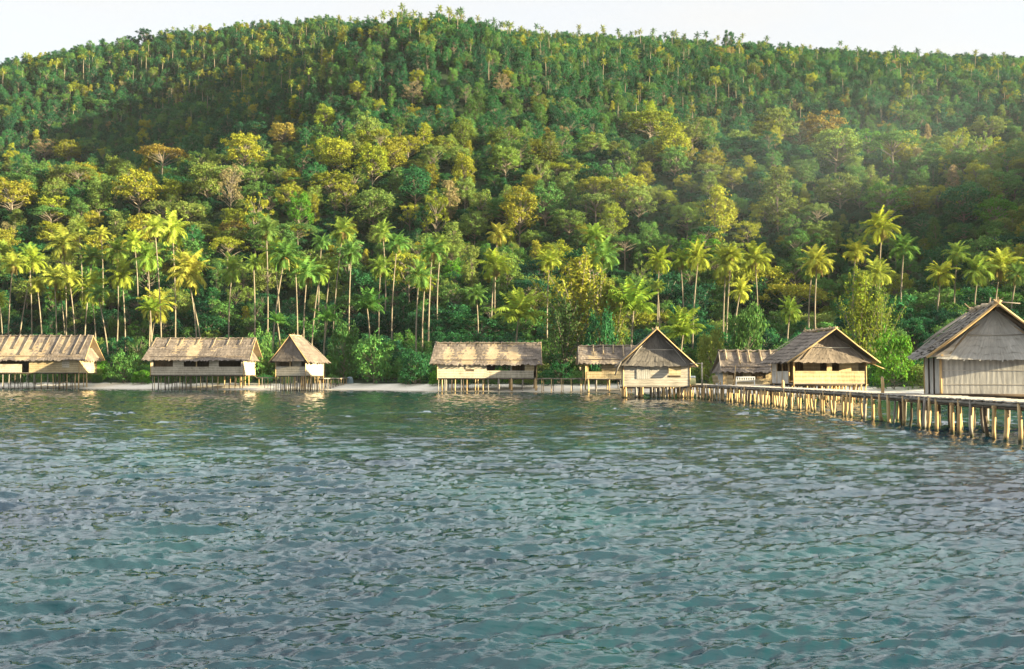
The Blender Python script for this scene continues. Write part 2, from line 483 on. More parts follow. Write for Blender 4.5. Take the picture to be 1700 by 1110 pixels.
def make_casuarina(seed):
    rs = np.random.RandomState(seed); r2 = random.Random(seed)
    P = []; N_ = []; paths = [(curve((0, 0, -.1), (0, 0, .85), .03, 7, r2), .018, .006, 6)]
    for i in range(30):
        t = i / 30
        a = i * 2.4
        s = Vector((0, 0, .1 + .62 * t))
        L = (.42 * (1 - t) + .2) * r2.uniform(.55, 1.25)
        out = .62 * (1 - .75 * t)
        e = s + Vector((math.cos(a) * out * L, math.sin(a) * out * L, L * (.75 + .2 * t)))
        if e.z > 1: e.z = 1 - r2.uniform(0, .1)
        c = curve(s, e, .02, 6, r2)
        paths.append((c, .006, .0015, 4))
        for j in range(120):
            q = (j + .5) / 120
            k_ = min(int(q * 5), 4); b = c[k_].lerp(c[k_ + 1], q * 5 - k_)
            w = .055 * math.sin(math.pi * (.12 + .84 * q)) + .008
            o = rs.normal(size=3) * w * .6
            P.append(np.array(b) + o); N_.append(o / (np.linalg.norm(o) + 1e-6) + rs.normal(size=3) * .4)
    crown = leaves_to_mesh('casuarina_crown', np.array(P), np.array(N_), .034, M['leaf'], rs, .35)
    return crown, limb_mesh('casuarina_trunk', paths, M['bark'])

def make_palm_crown(seed, nf=25, nl=22, young=False):
    """radius about 1; heart at the origin"""
    rs = random.Random(seed)
    V = []; Q = []
    def quad(a, b, c, d):
        i = len(V); V.extend([tuple(a), tuple(b), tuple(c), tuple(d)]); Q.append((i, i + 1, i + 2, i + 3))
    for i in range(nf):
        t = (i + .5) / nf
        az = i * 2.39996 + rs.uniform(-.25, .25)
        el = R(88 - (110 if not young else 70) * t ** 1.05 + rs.uniform(-9, 9))
        L = (rs.uniform(.95, 1.2)) * (.72 + .35 * math.sin(math.pi * min(1, .25 + t * .75)))
        droop = rs.uniform(.6, 1.1) * (.55 + .75 * math.cos(el) ** 2)
        if young: droop *= .8; L *= 1.1
        p = Vector((0, 0, 0)); pts = [p.copy()]
        seg = 9
        e = el
        ca, sa = math.cos(az), math.sin(az)
        for s in range(seg):
            e -= droop * (.06 + .26 * (s / seg)) * (1 if e > -1.35 else 0)
            p = p + Vector((math.cos(e) * ca, math.cos(e) * sa, math.sin(e))) * (L / seg)
            pts.append(p.copy())
        side = Vector((-sa, ca, 0))
        # rachis
        for s in range(seg):
            w0, w1 = .022 * (1 - s / seg) + .004, .022 * (1 - (s + 1) / seg) + .004
            quad(pts[s] - side * w0, pts[s] + side * w0, pts[s + 1] + side * w1, pts[s + 1] - side * w1)
        for j in range(nl):
            q = .14 + .86 * (j + .5) / nl
            fs = q * seg; k_ = min(int(fs), seg - 1)
            b = pts[k_].lerp(pts[k_ + 1], fs - k_)
            d = (pts[k_ + 1] - pts[k_]).normalized()
            nrm = d.cross(side).normalized()
            if nrm.z < 0: nrm = -nrm
            ll = .34 * math.sin(math.pi * (.16 + .76 * q)) * rs.uniform(.8, 1.15) + .03
            for sg in (-1, 1):
                tip = b + side * sg * ll * .72 + d * ll * .55 + Vector((0, 0, -ll * rs.uniform(.35, .75))) + nrm * ll * .12
                w = d * (.036 if nl > 14 else .075)
                mid = b.lerp(tip, .5) + nrm * ll * .08
                quad(b - w * .5, b + w * .5, mid + w * .6, mid - w * .6)
                quad(mid - w * .6, mid + w * .6, tip + w * .12, tip - w * .12)
    return np_mesh('palm_crown', V, Q, M['frond'])

def make_dead_fronds(seed):
    rs = random.Random(seed); V = []; Q = []
    for i in range(7):
        az = rs.uniform(0, 6.28); ca, sa = math.cos(az), math.sin(az); side = Vector((-sa, ca, 0))
        p0 = Vector((ca * .06, sa * .06, -.03)); L = rs.uniform(.5, .9)
        p1 = p0 + Vector((ca * .22, sa * .22, -.12)); p2 = p1 + Vector((ca * .06, sa * .06, -L))
        for a, b, w0, w1 in ((p0, p1, .03, .09), (p1, p1.lerp(p2, .5), .09, .12), (p1.lerp(p2, .5), p2, .12, .02)):
            i0 = len(V); V += [tuple(a - side * w0), tuple(a + side * w0), tuple(b + side * w1), tuple(b - side * w1)]; Q.append((i0, i0 + 1, i0 + 2, i0 + 3))
    return np_mesh('dead_fronds', V, Q, M['frond'])

def make_coconuts(seed):
    rs = random.Random(seed); mb = MB()
    for i in range(9):
        a = rs.uniform(0, 6.28); r = rs.uniform(.07, .13); c = Vector((math.cos(a) * r, math.sin(a) * r, -.05 - rs.uniform(0, .11)))
        mb.tube([c + Vector((0, 0, s)) for s in (.055, .035, 0, -.035, -.055)], [.012, .042, .052, .04, .01], 6)
    return mb.mesh('coconut_cluster', M['coconut'])

KINDS = {}
for kd, n in (('round', 3), ('broad', 3), ('tall', 2), ('umbrella', 1), ('airy', 2), ('bush', 3)):
    for i in range(n): KINDS[kd, i] = make_tree_kind(kd, 11 + i * 7 + len(kd))
KINDS['casuarina', 0] = make_casuarina(5)
PALM_CROWNS = [make_palm_crown(20 + i) for i in range(5)]
YOUNG_CROWNS = [make_palm_crown(40 + i, 20, 26, True) for i in range(2)]
FAR_CROWNS = [make_palm_crown(60 + i, 15, 9) for i in range(3)]
DEAD = [make_dead_fronds(3 + i) for i in range(3)]
NUTS = [make_coconuts(3 + i) for i in range(2)]

# ------------------------------------------------------------------ label words
LAND = [(-9e9, 172, 'left-edge longhouse'), (172, 236, 'left longhouse gap'), (236, 440, 'pole-banded longhouse'),
        (440, 552, 'small steep hut'), (552, 714, 'open beach strip'), (714, 902, 'lone middle longhouse'),
        (902, 962, 'thin footbridge'), (962, 1034, 'low open pavilion'), (1034, 1152, 'grey gabled hut'),
        (1152, 1196, 'pier lounge chairs'), (1196, 1284, 'low shed behind pier'), (1284, 1462, 'golden veranda hut'),
        (1462, 1532, 'bright round bush'), (1532, 9e9, 'big grey hut')]
def landmark(px):
    for a, b, n in LAND:
        if a <= px < b: return n
ORD = ['first', 'second', 'third', 'fourth', 'fifth', 'sixth', 'seventh', 'eighth', 'ninth', 'tenth', 'eleventh', 'twelfth',
       'thirteenth', 'fourteenth', 'fifteenth', 'sixteenth', 'seventeenth', 'eighteenth', 'nineteenth', 'twentieth']
NUM = ['zero', 'one', 'two', 'three', 'four', 'five', 'six', 'seven', 'eight', 'nine', 'ten', 'eleven', 'twelve', 'thirteen',
       'fourteen', 'fifteen', 'sixteen', 'seventeen', 'eighteen', 'nineteen', 'twenty']
def unique_labels(items):
    """items: (base label, px, setter). Equal labels get an order from left to right."""
    by = {}
    for b, px, f in items: by.setdefault(b, []).append((px, f))
    for b, L in by.items():
        L.sort(key=lambda t: t[0])
        n = len(L)
        for i, (px, f) in enumerate(L):
            if n == 1: f(b)
            elif i == 0: f(b + ', leftmost of ' + NUM[min(n, 20)])
            elif i == n - 1: f(b + ', rightmost of ' + NUM[min(n, 20)])
            else: f(b + ', ' + ORD[min(i, 19)] + ' from left')

PAL = {'dark green': (.026, .10, .05), 'deep green': (.04, .145, .055), 'mid green': (.10, .21, .055), 'yellow-green': (.29, .315, .04),
       'pale green': (.19, .27, .065), 'olive': (.17, .225, .05), 'russet': (.28, .215, .05), 'tan': (.28, .24, .12),
       'bright green': (.10, .25, .03)}
def vary(c, s=.18):
    k = 1 + random.uniform(-s, s)
    return tuple(max(.005, x * k * (1 + random.uniform(-.08, .08))) for x in c)
def set_tint(o, c): o['tint'] = [float(x) for x in c]

def plant(name, key, x, y, z, h, wide, tint, rz=None):
    cm, tm = KINDS[key]
    root = empty(name, (x, y, z), random.uniform(0, 6.28) if rz is None else rz, (h * wide, h * wide, h))
    c = link('crown', cm, root); set_tint(c, tint)
    link('trunk', tm, root)
    return root

# ------------------------------------------------------------------ coconut palms of the shore, read off the photo: crown px py, radius px, foot px py, depth behind the shore
P7 = lambda zx, zy: (zx / 3.036, 340 + zy / 3.036)
P8 = lambda zx, zy: (540 + zx / 2.931, 340 + zy / 2.931)
PR = lambda zx, zy: (1100 + zx / 2.833, 340 + zy / 2.833)
palms = []
for fn, sc, rows in (
    (P7, 3.036, [(70, 300, 80, 50, 650), (0, 240, 65, -20, 600), (0, 480, 60, 10, 650), (170, 290, 75, 100, 620), (325, 205, 100, 330, 600),
        (185, 410, 60, 212, 655), (270, 370, 85, 280, 655), (300, 440, 70, 330, 650), (345, 375, 65, 372, 655), (455, 430, 95, 480, 640),
        (492, 450, 65, 545, 690), (460, 265, 80, 430, 600), (590, 235, 80, 585, 600), (615, 360, 80, 630, 640), (740, 270, 80, 745, 640),
        (775, 110, 78, 812, 670), (870, 135, 90, 880, 600), (950, 350, 110, 990, 675), (920, 285, 75, 1020, 670), (790, 515, 90, 760, 640),
        (1170, 330, 80, 1165, 670), (1280, 300, 52, 1280, 675), (1340, 130, 78, 1345, 580), (1385, 255, 85, 1412, 520), (1432, 262, 100, 1378, 680),
        (1545, 345, 90, 1540, 665), (1665, 325, 62, 1645, 560), (1490, 310, 60, 1497, 600), (1612, 350, 60, 1575, 600), (1620, 190, 60, 1612, 420),
        (398, 120, 55, 410, 350), (510, 150, 50, 515, 400), (680, 190, 60, 690, 420), (150, 250, 60, 160, 520)]),
    (P8, 2.931, [(85, 130, 78, 42, 555), (125, 235, 65, 122, 600), (270, 310, 62, 268, 560), (350, 190, 78, 332, 530), (455, 345, 85, 448, 670),
        (485, 380, 60, 480, 620), (520, 230, 80, 506, 620), (562, 195, 65, 554, 480), (838, 145, 70, 830, 320), (825, 295, 95, 815, 450),
        (735, 440, 62, 735, 560), (1090, 275, 75, 1085, 540), (1310, 155, 80, 1312, 320), (1350, 250, 92, 1344, 500), (1300, 275, 62, 1306, 500),
        (1625, 275, 80, 1620, 420), (1615, 400, 45, 1617, 600), (280, 140, 60, 285, 400)]),
    (PR, 2.833, [(85, 262, 72, 97, 540), (167, 252, 75, 145, 540), (300, 285, 92, 290, 595), (320, 240, 60, 302, 590), (367, 405, 62, 343, 600),
        (430, 255, 88, 432, 400), (727, 270, 95, 727, 555), (702, 310, 65, 697, 525), (905, 222, 72, 905, 400), (1035, 110, 92, 1030, 290),
        (1140, 205, 85, 1122, 460), (1010, 325, 82, 1010, 450), (1310, 330, 78, 1303, 475), (1382, 232, 65, 1370, 465), (1592, 285, 105, 1572, 445),
        (1492, 315, 88, 1480, 460), (600, 500, 62, 597, 600), (1660, 330, 70, 1640, 470)])):
    for cx, cy, r, bx, by in rows:
        palms.append(fn(cx, cy) + (r / sc,) + fn(bx, by) + (False,))
for q in ((543, 533, 30, 541, 600, True), (461, 535, 20, 462, 580, True), (609, 512, 32, 609, 575, True), (861, 528, 46, 861, 595, True),
          (1052, 516, 44, 1052, 590, True), (1133, 556, 38, 1133, 610, True), (250, 515, 24, 250, 580, True)):
    palms.append(q)
items = []
PALM_XY = []
GRP_P = 'coconut palms along the shore'
for i, (cx, cy, r, bx, by, young) in enumerate(palms):
    u = (cx - 850) / F
    dep = np.interp(by, [480, 520, 555, 562, 600], [74, 60, 36, 27, 22]) + random.uniform(-2, 2)
    if young: dep = 24 + random.uniform(-3, 3)
    Y = float(shore(u)) + dep
    if young: Y = float(shore(u)) + 22
    top = at(cx, cy, Y)
    foot = at(bx, by, Y)
    gz = float(ground_z(foot.x, Y))
    dx = top.x - foot.x
    # the seen lower trunk runs on down to the ground
    hh = top.z - gz
    k = (foot.z - gz) / max(top.z - foot.z, 1)
    fx = foot.x - dx * max(0, min(k, .6)) * .4
    dx = top.x - fx
    R_ = r * Y / F * .98
    root = empty('coconut_palm', (fx, Y, gz - .2))
    rt = .18 if not young else .2
    dy = random.uniform(-.6, .6)
    n = 12
    pts = []
    bow = random.uniform(.25, .6) * (1 if dx > 0 else -1)
    for j in range(n):
        t = j / (n - 1)
        pts.append((dx * t ** (1 + .0) - bow * math.sin(math.pi * t), dy * t, (hh + .2) * t))
    mb = MB(); mb.tube(pts, [rt * (1.35 if j == 0 else 1.0) * (1 - .42 * j / (n - 1)) for j in range(n)], 8)
    mb.build('trunk', M['bark_palm'], root)
    cr = link('crown', (YOUNG_CROWNS[i % 2] if young else PALM_CROWNS[i % 5]), root, (dx, dy, hh + .2))
    cr.rotation_euler = (random.uniform(-.2, .2), random.uniform(-.2, .2), random.uniform(0, 6.28)); cr.scale = (R_ * random.uniform(.92, 1.08), R_ * random.uniform(.92, 1.08), R_ * random.uniform(.8, 1.25))
    set_tint(cr, vary(random.choice([(.28, .34, .045), (.2, .29, .05), (.12, .22, .05), (.33, .36, .06)]) if not young else random.choice([(.09, .2, .045), (.2, .3, .04)])))
    if not young:
        if i % 3 != 2:
            d = link('dead_fronds', DEAD[i % 3], root, (dx, dy, hh + .2)); d.scale = (R_ * .8,) * 3; d.rotation_euler = (0, 0, i * 1.3); set_tint(d, (.3, .25, .09))
        nt = link('coconut_cluster', NUTS[i % 2], root, (dx, dy, hh + .2)); nt.scale = (R_ * 1.1,) * 3; nt.rotation_euler = (0, 0, i)
    PALM_XY.append((fx, Y))
    lean = dx / hh
    base = ('young low ' if young else 'very tall ' if hh > 21 else 'tall ' if hh > 16 else 'shorter ')
    base += ('' if young else 'left-leaning ' if lean < -.07 else 'right-leaning ' if lean > .07 else 'upright ')
    base += 'coconut palm behind the ' + landmark(cx)
    items.append((base, cx, (lambda o: lambda s: tag(o, s, 'palm tree', GRP_P))(root)))
unique_labels(items)
# ------------------------------------------------------------------ forest
RATIO = {'round': (.38, .62), 'broad': (.52, .67), 'tall': (.24, .58), 'umbrella': (.55, .78), 'airy': (.37, .65), 'bush': (.72, .5)}
NV = {}
for kd, i in KINDS: NV[kd] = max(NV.get(kd, 0), i + 1)
special = [(270, 252, 48, 'umbrella', 'russet', 15), (20, 315, 44, 'broad', 'yellow-green', 15), (232, 302, 48, 'broad', 'yellow-green', 17),
    (405, 240, 44, 'broad', 'yellow-green', 16), (383, 300, 28, 'airy', 'tan', 22), (345, 292, 34, 'round', 'pale green', 15),
    (497, 338, 28, 'broad', 'bright green', 15), (560, 250, 34, 'round', 'yellow-green', 15), (655, 250, 30, 'round', 'yellow-green', 15),
    (770, 215, 26, 'round', 'olive', 14), (620, 338, 42, 'round', 'pale green', 15), (725, 345, 28, 'airy', 'yellow-green', 18),
    (75, 242, 26, 'airy', 'tan', 14), (1190, 352, 30, 'tall', 'yellow-green', 19), (1292, 322, 32, 'tall', 'olive', 21),
    (1392, 305, 46, 'broad', 'pale green', 16), (1470, 325, 48, 'airy', 'bright green', 17), (1060, 325, 36, 'broad', 'pale green', 15),
    (1080, 198, 56, 'broad', 'yellow-green', 15), (840, 258, 36, 'broad', 'pale green', 15), (115, 245, 28, 'round', 'yellow-green', 14),
    (165, 320, 26, 'round', 'pale green', 14), (470, 215, 30, 'broad', 'russet', 14), (690, 300, 32, 'round', 'deep green', 14),
    (905, 330, 38, 'round', 'mid green', 14), (985, 235, 34, 'broad', 'pale green', 14), (1230, 230, 40, 'broad', 'pale green', 14),
    (1330, 215, 34, 'airy', 'tan', 14), (1440, 230, 34, 'broad', 'bright green', 14), (1640, 205, 40, 'broad', 'olive', 14),
    (1600, 330, 44, 'round', 'deep green', 15), (540, 190, 22, 'round', 'yellow-green', 12), (1120, 260, 34, 'broad', 'mid green', 14),
    (833, 133, 20, 'airy', 'tan', 12), (685, 148, 22, 'airy', 'tan', 12), (1210, 62, 15, 'broad', 'deep green', 14), (240, 56, 18, 'broad', 'dark green', 13)]
T = []      # x y z h wide key colour special
SPX = []
for px, py, r, kd, colr, hd in special:
    u = (px - 850) / F; best = None
    for Y in np.arange(float(shore(u)) + 40, 628, 4):
        zc = at(px, py, Y)
        gz = float(ground_z(zc.x, Y)); h = (zc.z - gz) / RATIO[kd][1]
        if h > 3:
            e = abs(h - hd)
            if best is None or e < best[0]: best = (e, zc.x, Y, gz, h)
    e, x, Y, gz, h = best
    h = min(max(h, 8), 30)
    wide = (r * Y / F) / (h * RATIO[kd][0])
    T.append((x, Y, gz - .1, h, min(max(wide, .5), 1.9), (kd, random.randrange(NV[kd])), colr, True))
    SPX.append((px, py, r, Y))
def pick(opts):
    t = random.random() * sum(w for _, w in opts)
    for o, w in opts:
        t -= w
        if t <= 0: return o
    return opts[-1][0]
y = 150.0
rng = random.Random(4)
while y < 690:
    s = 6.2 if y < 230 else 6.6 if y < 345 else 6.0 if y < 420 else 5.4
    x = -.64 * y
    while x < .64 * y + (40 if y < 360 else 0):
        tx = x + rng.uniform(-.45, .45) * s; ty = y + rng.uniform(-.5, .5) * s
        x += s
        u = tx / ty; d = ty - float(shore(u))
        if d < 34: continue
        gz = float(ground_z(tx, ty))
        if ty < 345:
            low = d < 75
            f = (ty - 150) / 195
            kd = pick([('round', .28), ('broad', .3), ('tall', .17), ('airy', .24 if not low else .08), ('umbrella', 0 if low else .08)])
            h = rng.uniform(6.5, 9.5) if d < 62 else rng.uniform(8, 12) if low else rng.uniform(6, 12.5) * (1.5 if rng.random() < .14 else 1)
            if low: c = pick([('dark green', .35), ('deep green', .35), ('mid green', .25), ('pale green', .05)])
            elif ty < 270: c = pick([('dark green', .05), ('deep green', .16), ('mid green', .33), ('pale green', .25), ('yellow-green', .14), ('olive', .03), ('bright green', .04)])
            else: c = pick([('deep green', .06), ('mid green', .22), ('pale green', .32), ('yellow-green', .28), ('olive', .08), ('russet', .01), ('tan', .015)])
            w = rng.uniform(.7, 1.3)
        else:
            kd = pick([('round', .4), ('tall', .34), ('broad', .12), ('airy', .14)])
            h = rng.uniform(7, 12.5)
            c = pick([('dark green', .26), ('deep green', .34), ('mid green', .2), ('olive', .03), ('yellow-green', .035), ('tan', .006), ('russet', .004)])
            w = rng.uniform(.7, 1.05)
        px, py = proj(tx, ty, gz + h)
        hit = False
        for sx, sy, sr, sY in SPX:
            if abs(px - sx) < sr * 1.05 and ((ty < sY + 1 and py < sy + sr * .55 and sY - ty < 90) or math.hypot(tx - (sx - 850) / F * sY, ty - sY) < sr * sY / F * .8):
                hit = True; break
        if hit: continue
        T.append((tx, ty, gz - .1, h, w, (kd, rng.randrange(NV[kd])), c, False))
    y += s * .95
# which trees show largest in the picture
order = sorted(range(len(T)), key=lambda i: T[i][1])
sky_line = np.full(176, 605.0)
score = np.zeros(len(T))
for i in order:
    x, Y, gz, h, w, key, c, sp = T[i]
    px, pt = proj(x, Y, gz + h)
    hw = RATIO[key[0]][0] * h * w / Y * F
    ch = h * .55 / Y * F
    if -20 < px < 1720:
        a = max(0, int((px - hw) / 10)); b = min(175, int((px + hw) / 10)) + 1
        seg = sky_line[a:b]
        vis = np.clip(seg - pt, 0, ch)
        score[i] = vis.sum() * 10 + (1e6 if sp else 0)
        m = slice(max(0, int((px - hw * .7) / 10)), min(175, int((px + hw * .7) / 10)) + 1)
        sky_line[m] = np.minimum(sky_line[m], pt + ch * .2)
rank = np.argsort(-score)
chosen = set(int(i) for i in rank[:292])
for key in KINDS:                                 # every crown shape has at least one tree of its own
    if key[0] in ('bush', 'casuarina'): continue
    if not any(T[i][5] == key for i in chosen):
        chosen.add(next(int(i) for i in rank if T[i][5] == key))
SHAPE = {'round': 'rounded', 'broad': 'spreading', 'tall': 'narrow', 'umbrella': 'layered', 'airy': 'sparse', 'bush': 'bushy'}
def tier(py):
    return 'low on slope' if py > 385 else 'lower slope' if py > 320 else 'middle slope' if py > 255 else 'first crest' if py > 180 else 'upper slope' if py > 105 else 'skyline'
PROTO = {}
items = []
GRP_T = 'broadleaf trees on the hillside'
for i in sorted(chosen):
    x, Y, gz, h, w, key, c, sp = T[i]
    tint = vary(PAL[c], .2)
    root = plant('broadleaf_tree', key, x, Y, gz, h, w, tint)
    PROTO.setdefault(key, root)
    px, py = proj(x, Y, gz + h * .75)
    wpx = RATIO[key[0]][0] * h * w / Y * F
    big = 'large ' if wpx > 34 else '' if wpx > 22 else 'small '
    b = f"{big}{c} {SHAPE[key[0]]} tree, {tier(py)} above {landmark(px)}"
    items.append((b, px, (lambda o: lambda s: tag(o, s, 'tree', GRP_T))(root)))
unique_labels(items)

# palms standing out of the forest on the upper slope
items = []
mb = MB(); mb.tube([(0, 0, -.1), (.012, 0, .3), (.02, 0, .65), (0, 0, 1.0)], [.015, .011, .01, .008], 6)
FAR_TRUNK = mb.mesh('palm_trunk', M['bark_palm'])
GRP_H = 'slim palms on the upper hillside'
far_rest = []
nfar = 0
seen_px = []
rng = random.Random(12)
for t in range(9000):
    Y = 400 + 235 * rng.random() ** .7
    px = rng.gauss(640, 330) if rng.random() < .6 else rng.uniform(-10, 1710)
    if not -5 < px < 1705: continue
    x = (px - 850) / F * Y; gz = float(ground_z(x, Y)); h = rng.uniform(9, 14.5) if Y < 585 else rng.uniform(8, 11.5)
    px, py = proj(x, Y, gz + h)
    if py > 190 or (Y > 585 and rng.random() < .7): continue
    if any(abs(px - a) < 5 and abs(py - b) < 6 for a, b in seen_px): continue
    seen_px.append((px, py))
    if nfar < 205:
        nfar += 1
        root = empty('hill_palm', (x, Y, gz - .2), rng.uniform(0, 6.28), (h, h, h))
        link('trunk', FAR_TRUNK, root)
        cr = link('crown', FAR_CROWNS[nfar % 3], root, (0, 0, 1)); cr.scale = (rng.uniform(1.7, 2.5) / h,) * 3
        set_tint(cr, vary(rng.choice([(.2, .25, .045), (.1, .17, .05), (.05, .125, .05), (.22, .25, .05)])))
        PROTO.setdefault(('palm', nfar % 3), root)
        b = f"slim {'pale-trunked ' if nfar % 2 else ''}hill palm, {tier(py)} above {landmark(px)}"
        b = f"slim hill palm, {'skyline' if py < 75 else 'high slope' if py < 130 else 'upper slope'} above {landmark(px)}"
        items.append((b, px, (lambda o: lambda s: tag(o, s, 'palm tree', GRP_H))(root)))
    elif nfar + len(far_rest) < 520:
        far_rest.append((x, Y, gz - .2, h, rng.choice([(.16, .2, .04), (.07, .14, .045), (.22, .25, .04)])))
unique_labels(items)

# casuarinas with upswept feathery sprays
items = []
for px, pt, Yo, w, c in ((962, 396, 26, 1.05, (.26, .27, .035)), (1008, 440, 24, .9, (.2, .235, .04)), (1428, 425, 22, .72, (.21, .26, .035)), (1458, 452, 25, .6, (.15, .22, .04)),
                         (938, 470, 20, 1.0, (.07, .13, .04))):
    u = (px - 850) / F; Y = float(shore(u)) + Yo
    top = at(px, pt, Y); gz = float(ground_z(top.x, Y))
    root = plant('casuarina_tree', ('casuarina', 0), top.x, Y, gz - .2, top.z - gz, w, c)
    items.append((f"feathery {'yellow' if c[0] > .24 else 'yellow-green' if c[0] > .18 else 'light green' if c[0] > .1 else 'dark'} casuarina with upswept sprays behind {landmark(px)}", px,
                  (lambda o: lambda s: tag(o, s, 'tree', 'casuarina trees behind the beach'))(root)))
unique_labels(items)

# shrubs behind the beach
items = []
GRP_S = 'shrubs behind the beach'
shr = [(620, 588, 46, 'mid green', 12), (1484, 586, 45, 'bright green', 9), (205, 603, 32, 'mid green', 11), (690, 602, 34, 'deep green', 11),
       (570, 570, 34, 'mid green', 15), (1240, 556, 40, 'mid green', 15), (1000, 560, 34, 'deep green', 16), (430, 580, 30, 'mid green', 14), (1180, 580, 30, 'olive', 12)]
def shrub(x, Y, h, w, c):
    gz = float(ground_z(x, Y))
    key = ('bush', random.randrange(3))
    root = plant('shrub', key, x, Y, gz - .1, h, w, vary(PAL[c], .2))
    PROTO.setdefault(key, root)
    px, py = proj(x, Y, gz + h * .6)
    if not -15 < px < 1715: 
        COL.objects.unlink(root)
        for ch in list(root.children): bpy.data.objects.remove(ch)
        bpy.data.objects.remove(root)
        if PROTO.get(key) is root: del PROTO[key]
        return
    b = f"{'tall' if h > 5.2 else 'low' if h < 3.4 else 'rounded'} {c} shrub behind {landmark(px)}"
    items.append((b, px, (lambda o: lambda s: tag(o, s, 'shrub', GRP_S))(root)))
taken = []
for px, py, r, c, dep in shr:
    Y = float(shore((px - 850) / F)) + dep
    p = at(px, py, Y); gz = float(ground_z(p.x, Y)); h = (p.z - gz) / .5
    shrub(p.x, Y, h, r * Y / F / (.72 * h), c); taken.append((p.x, Y, r * Y / F))
for dep, h0, h1, sp in ((10.5, 2.2, 3.8, 4.6), (15.5, 3.2, 5.0, 5.2), (22, 4.2, 6.2, 5.8), (29, 5.2, 7.4, 6.4)):
    px = -40.0
    while px < 1740:
        u = (px - 850) / F; Y = float(shore(u)) + dep + random.uniform(-1.8, 1.8)
        x = u * Y
        px += sp * F / Y * random.uniform(.8, 1.2)
        if any(math.hypot(x - a, Y - b) < r_ * .9 for a, b, r_ in taken): continue
        c = pick([('deep green', .22), ('mid green', .46), ('pale green', .2), ('bright green', .12)])
        shrub(x, Y, random.uniform(h0, h1), random.uniform(.75, 1.05), c)
unique_labels(items)

# everything farther or half hidden: the forest mass, one object
pts = []
for i in range(len(T)):
    if i in chosen: continue
    x, Y, gz, h, w, key, c, sp = T[i]
    pts.append((x, Y, gz, key, h * w, h, vary(PAL[c], .22)))
for x, Y, gz, h, c in far_rest: pts.append((x, Y, gz, ('palm', random.randrange(3)), h, h, vary(c)))
rng = random.Random(9)
for t in range(3800):
    Y = rng.uniform(120, 345); u = rng.uniform(-.6, .6)
    d = Y - float(shore(u))
    if d < 27: continue
    x = u * Y
    h = rng.uniform(1.8, 3.6)
    pts.append((x, Y, float(ground_z(x, Y)) - .1, ('bush', rng.randrange(3)), h * 1.1, h, vary(PAL[pick([('dark green', .5), ('deep green', .4), ('mid green', .1)])], .25)))
keys = sorted(set(p_[3] for p_ in pts))
for t in range(9000):
    Y = rng.uniform(200, 660); u = rng.uniform(-.6, .6)
    if Y - float(shore(u)) < 60: continue
    x = u * Y; h = rng.uniform(2.6, 5.0)
    pts.append((x, Y, float(ground_z(x, Y)) - .1, ('bush', rng.randrange(3)), h * 1.1, h, vary(PAL[pick([('dark green', .45), ('deep green', .4), ('mid green', .15)])], .25)))
me = bpy.data.meshes.new('hillside_forest')
me.vertices.add(len(pts))
me.vertices.foreach_set('co', np.array([p_[:3] for p_ in pts], np.float32).ravel())
def attr(n, t, fld, arr): me.attributes.new(n, t, 'POINT').data.foreach_set(fld, np.asarray(arr, np.float32 if t != 'INT' else np.int32).ravel())
attr('pid', 'INT', 'value', [keys.index(p_[3]) for p_ in pts])
attr('scl', 'FLOAT_VECTOR', 'vector', [(p_[4], p_[4], p_[5]) for p_ in pts])
attr('rot', 'FLOAT_VECTOR', 'vector', [(0, 0, random.uniform(0, 6.28)) for p_ in pts])
attr('tint', 'FLOAT_COLOR', 'color', [p_[6] + (1,) for p_ in pts])
forest = link('hillside_forest', me)
tag(forest, 'dense green rainforest covering the hillside up to the skyline', 'forest', kind='stuff')
ng = bpy.data.node_groups.new('forest_scatter', 'GeometryNodeTree')
ng.interface.new_socket('Geometry', in_out='INPUT', socket_type='NodeSocketGeometry')
ng.interface.new_socket('Geometry', in_out='OUTPUT', socket_type='NodeSocketGeometry')
gi = ng.nodes.new('NodeGroupInput'); go = ng.nodes.new('NodeGroupOutput')
jn = ng.nodes.new('GeometryNodeJoinGeometry'); ng.links.new(jn.outputs[0], go.inputs[0])
def named(n, dt):
    nd = ng.nodes.new('GeometryNodeInputNamedAttribute'); nd.data_type = dt; nd.inputs['Name'].default_value = n; return nd.outputs[0]
a_pid, a_scl, a_rot = named('pid', 'INT'), named('scl', 'FLOAT_VECTOR'), named('rot', 'FLOAT_VECTOR')
for ki, key in enumerate(keys):
    root = PROTO[key]
    cmp_ = ng.nodes.new('FunctionNodeCompare'); cmp_.data_type = 'INT'; cmp_.operation = 'EQUAL'
    ia = [s for s in cmp_.inputs if s.enabled and s.type == 'INT']
    ng.links.new(a_pid, ia[0]); ia[1].default_value = ki
    g2 = ng.nodes.new('GeometryNodeJoinGeometry')
    for ch in root.children:
        oi = ng.nodes.new('GeometryNodeObjectInfo'); oi.inputs['Object'].default_value = ch; oi.transform_space = 'ORIGINAL'
        src = oi.outputs['Geometry']
        if key[0] == 'palm' and ch.name.startswith('crown'):
            tr = ng.nodes.new('GeometryNodeTransform'); tr.inputs['Translation'].default_value = (0, 0, 1); tr.inputs['Scale'].default_value = (.14,) * 3
            ng.links.new(src, tr.inputs[0]); src = tr.outputs[0]
        ng.links.new(src, g2.inputs[0])
    iop = ng.nodes.new('GeometryNodeInstanceOnPoints')
    ng.links.new(gi.outputs[0], iop.inputs['Points']); ng.links.new(cmp_.outputs[0], iop.inputs['Selection'])
    ng.links.new(g2.outputs[0], iop.inputs['Instance'])
    ng.links.new(a_rot, iop.inputs['Rotation']); ng.links.new(a_scl, iop.inputs['Scale'])
    ng.links.new(iop.outputs[0], jn.inputs[0])
md = forest.modifiers.new('scatter', 'NODES'); md.node_group = ng
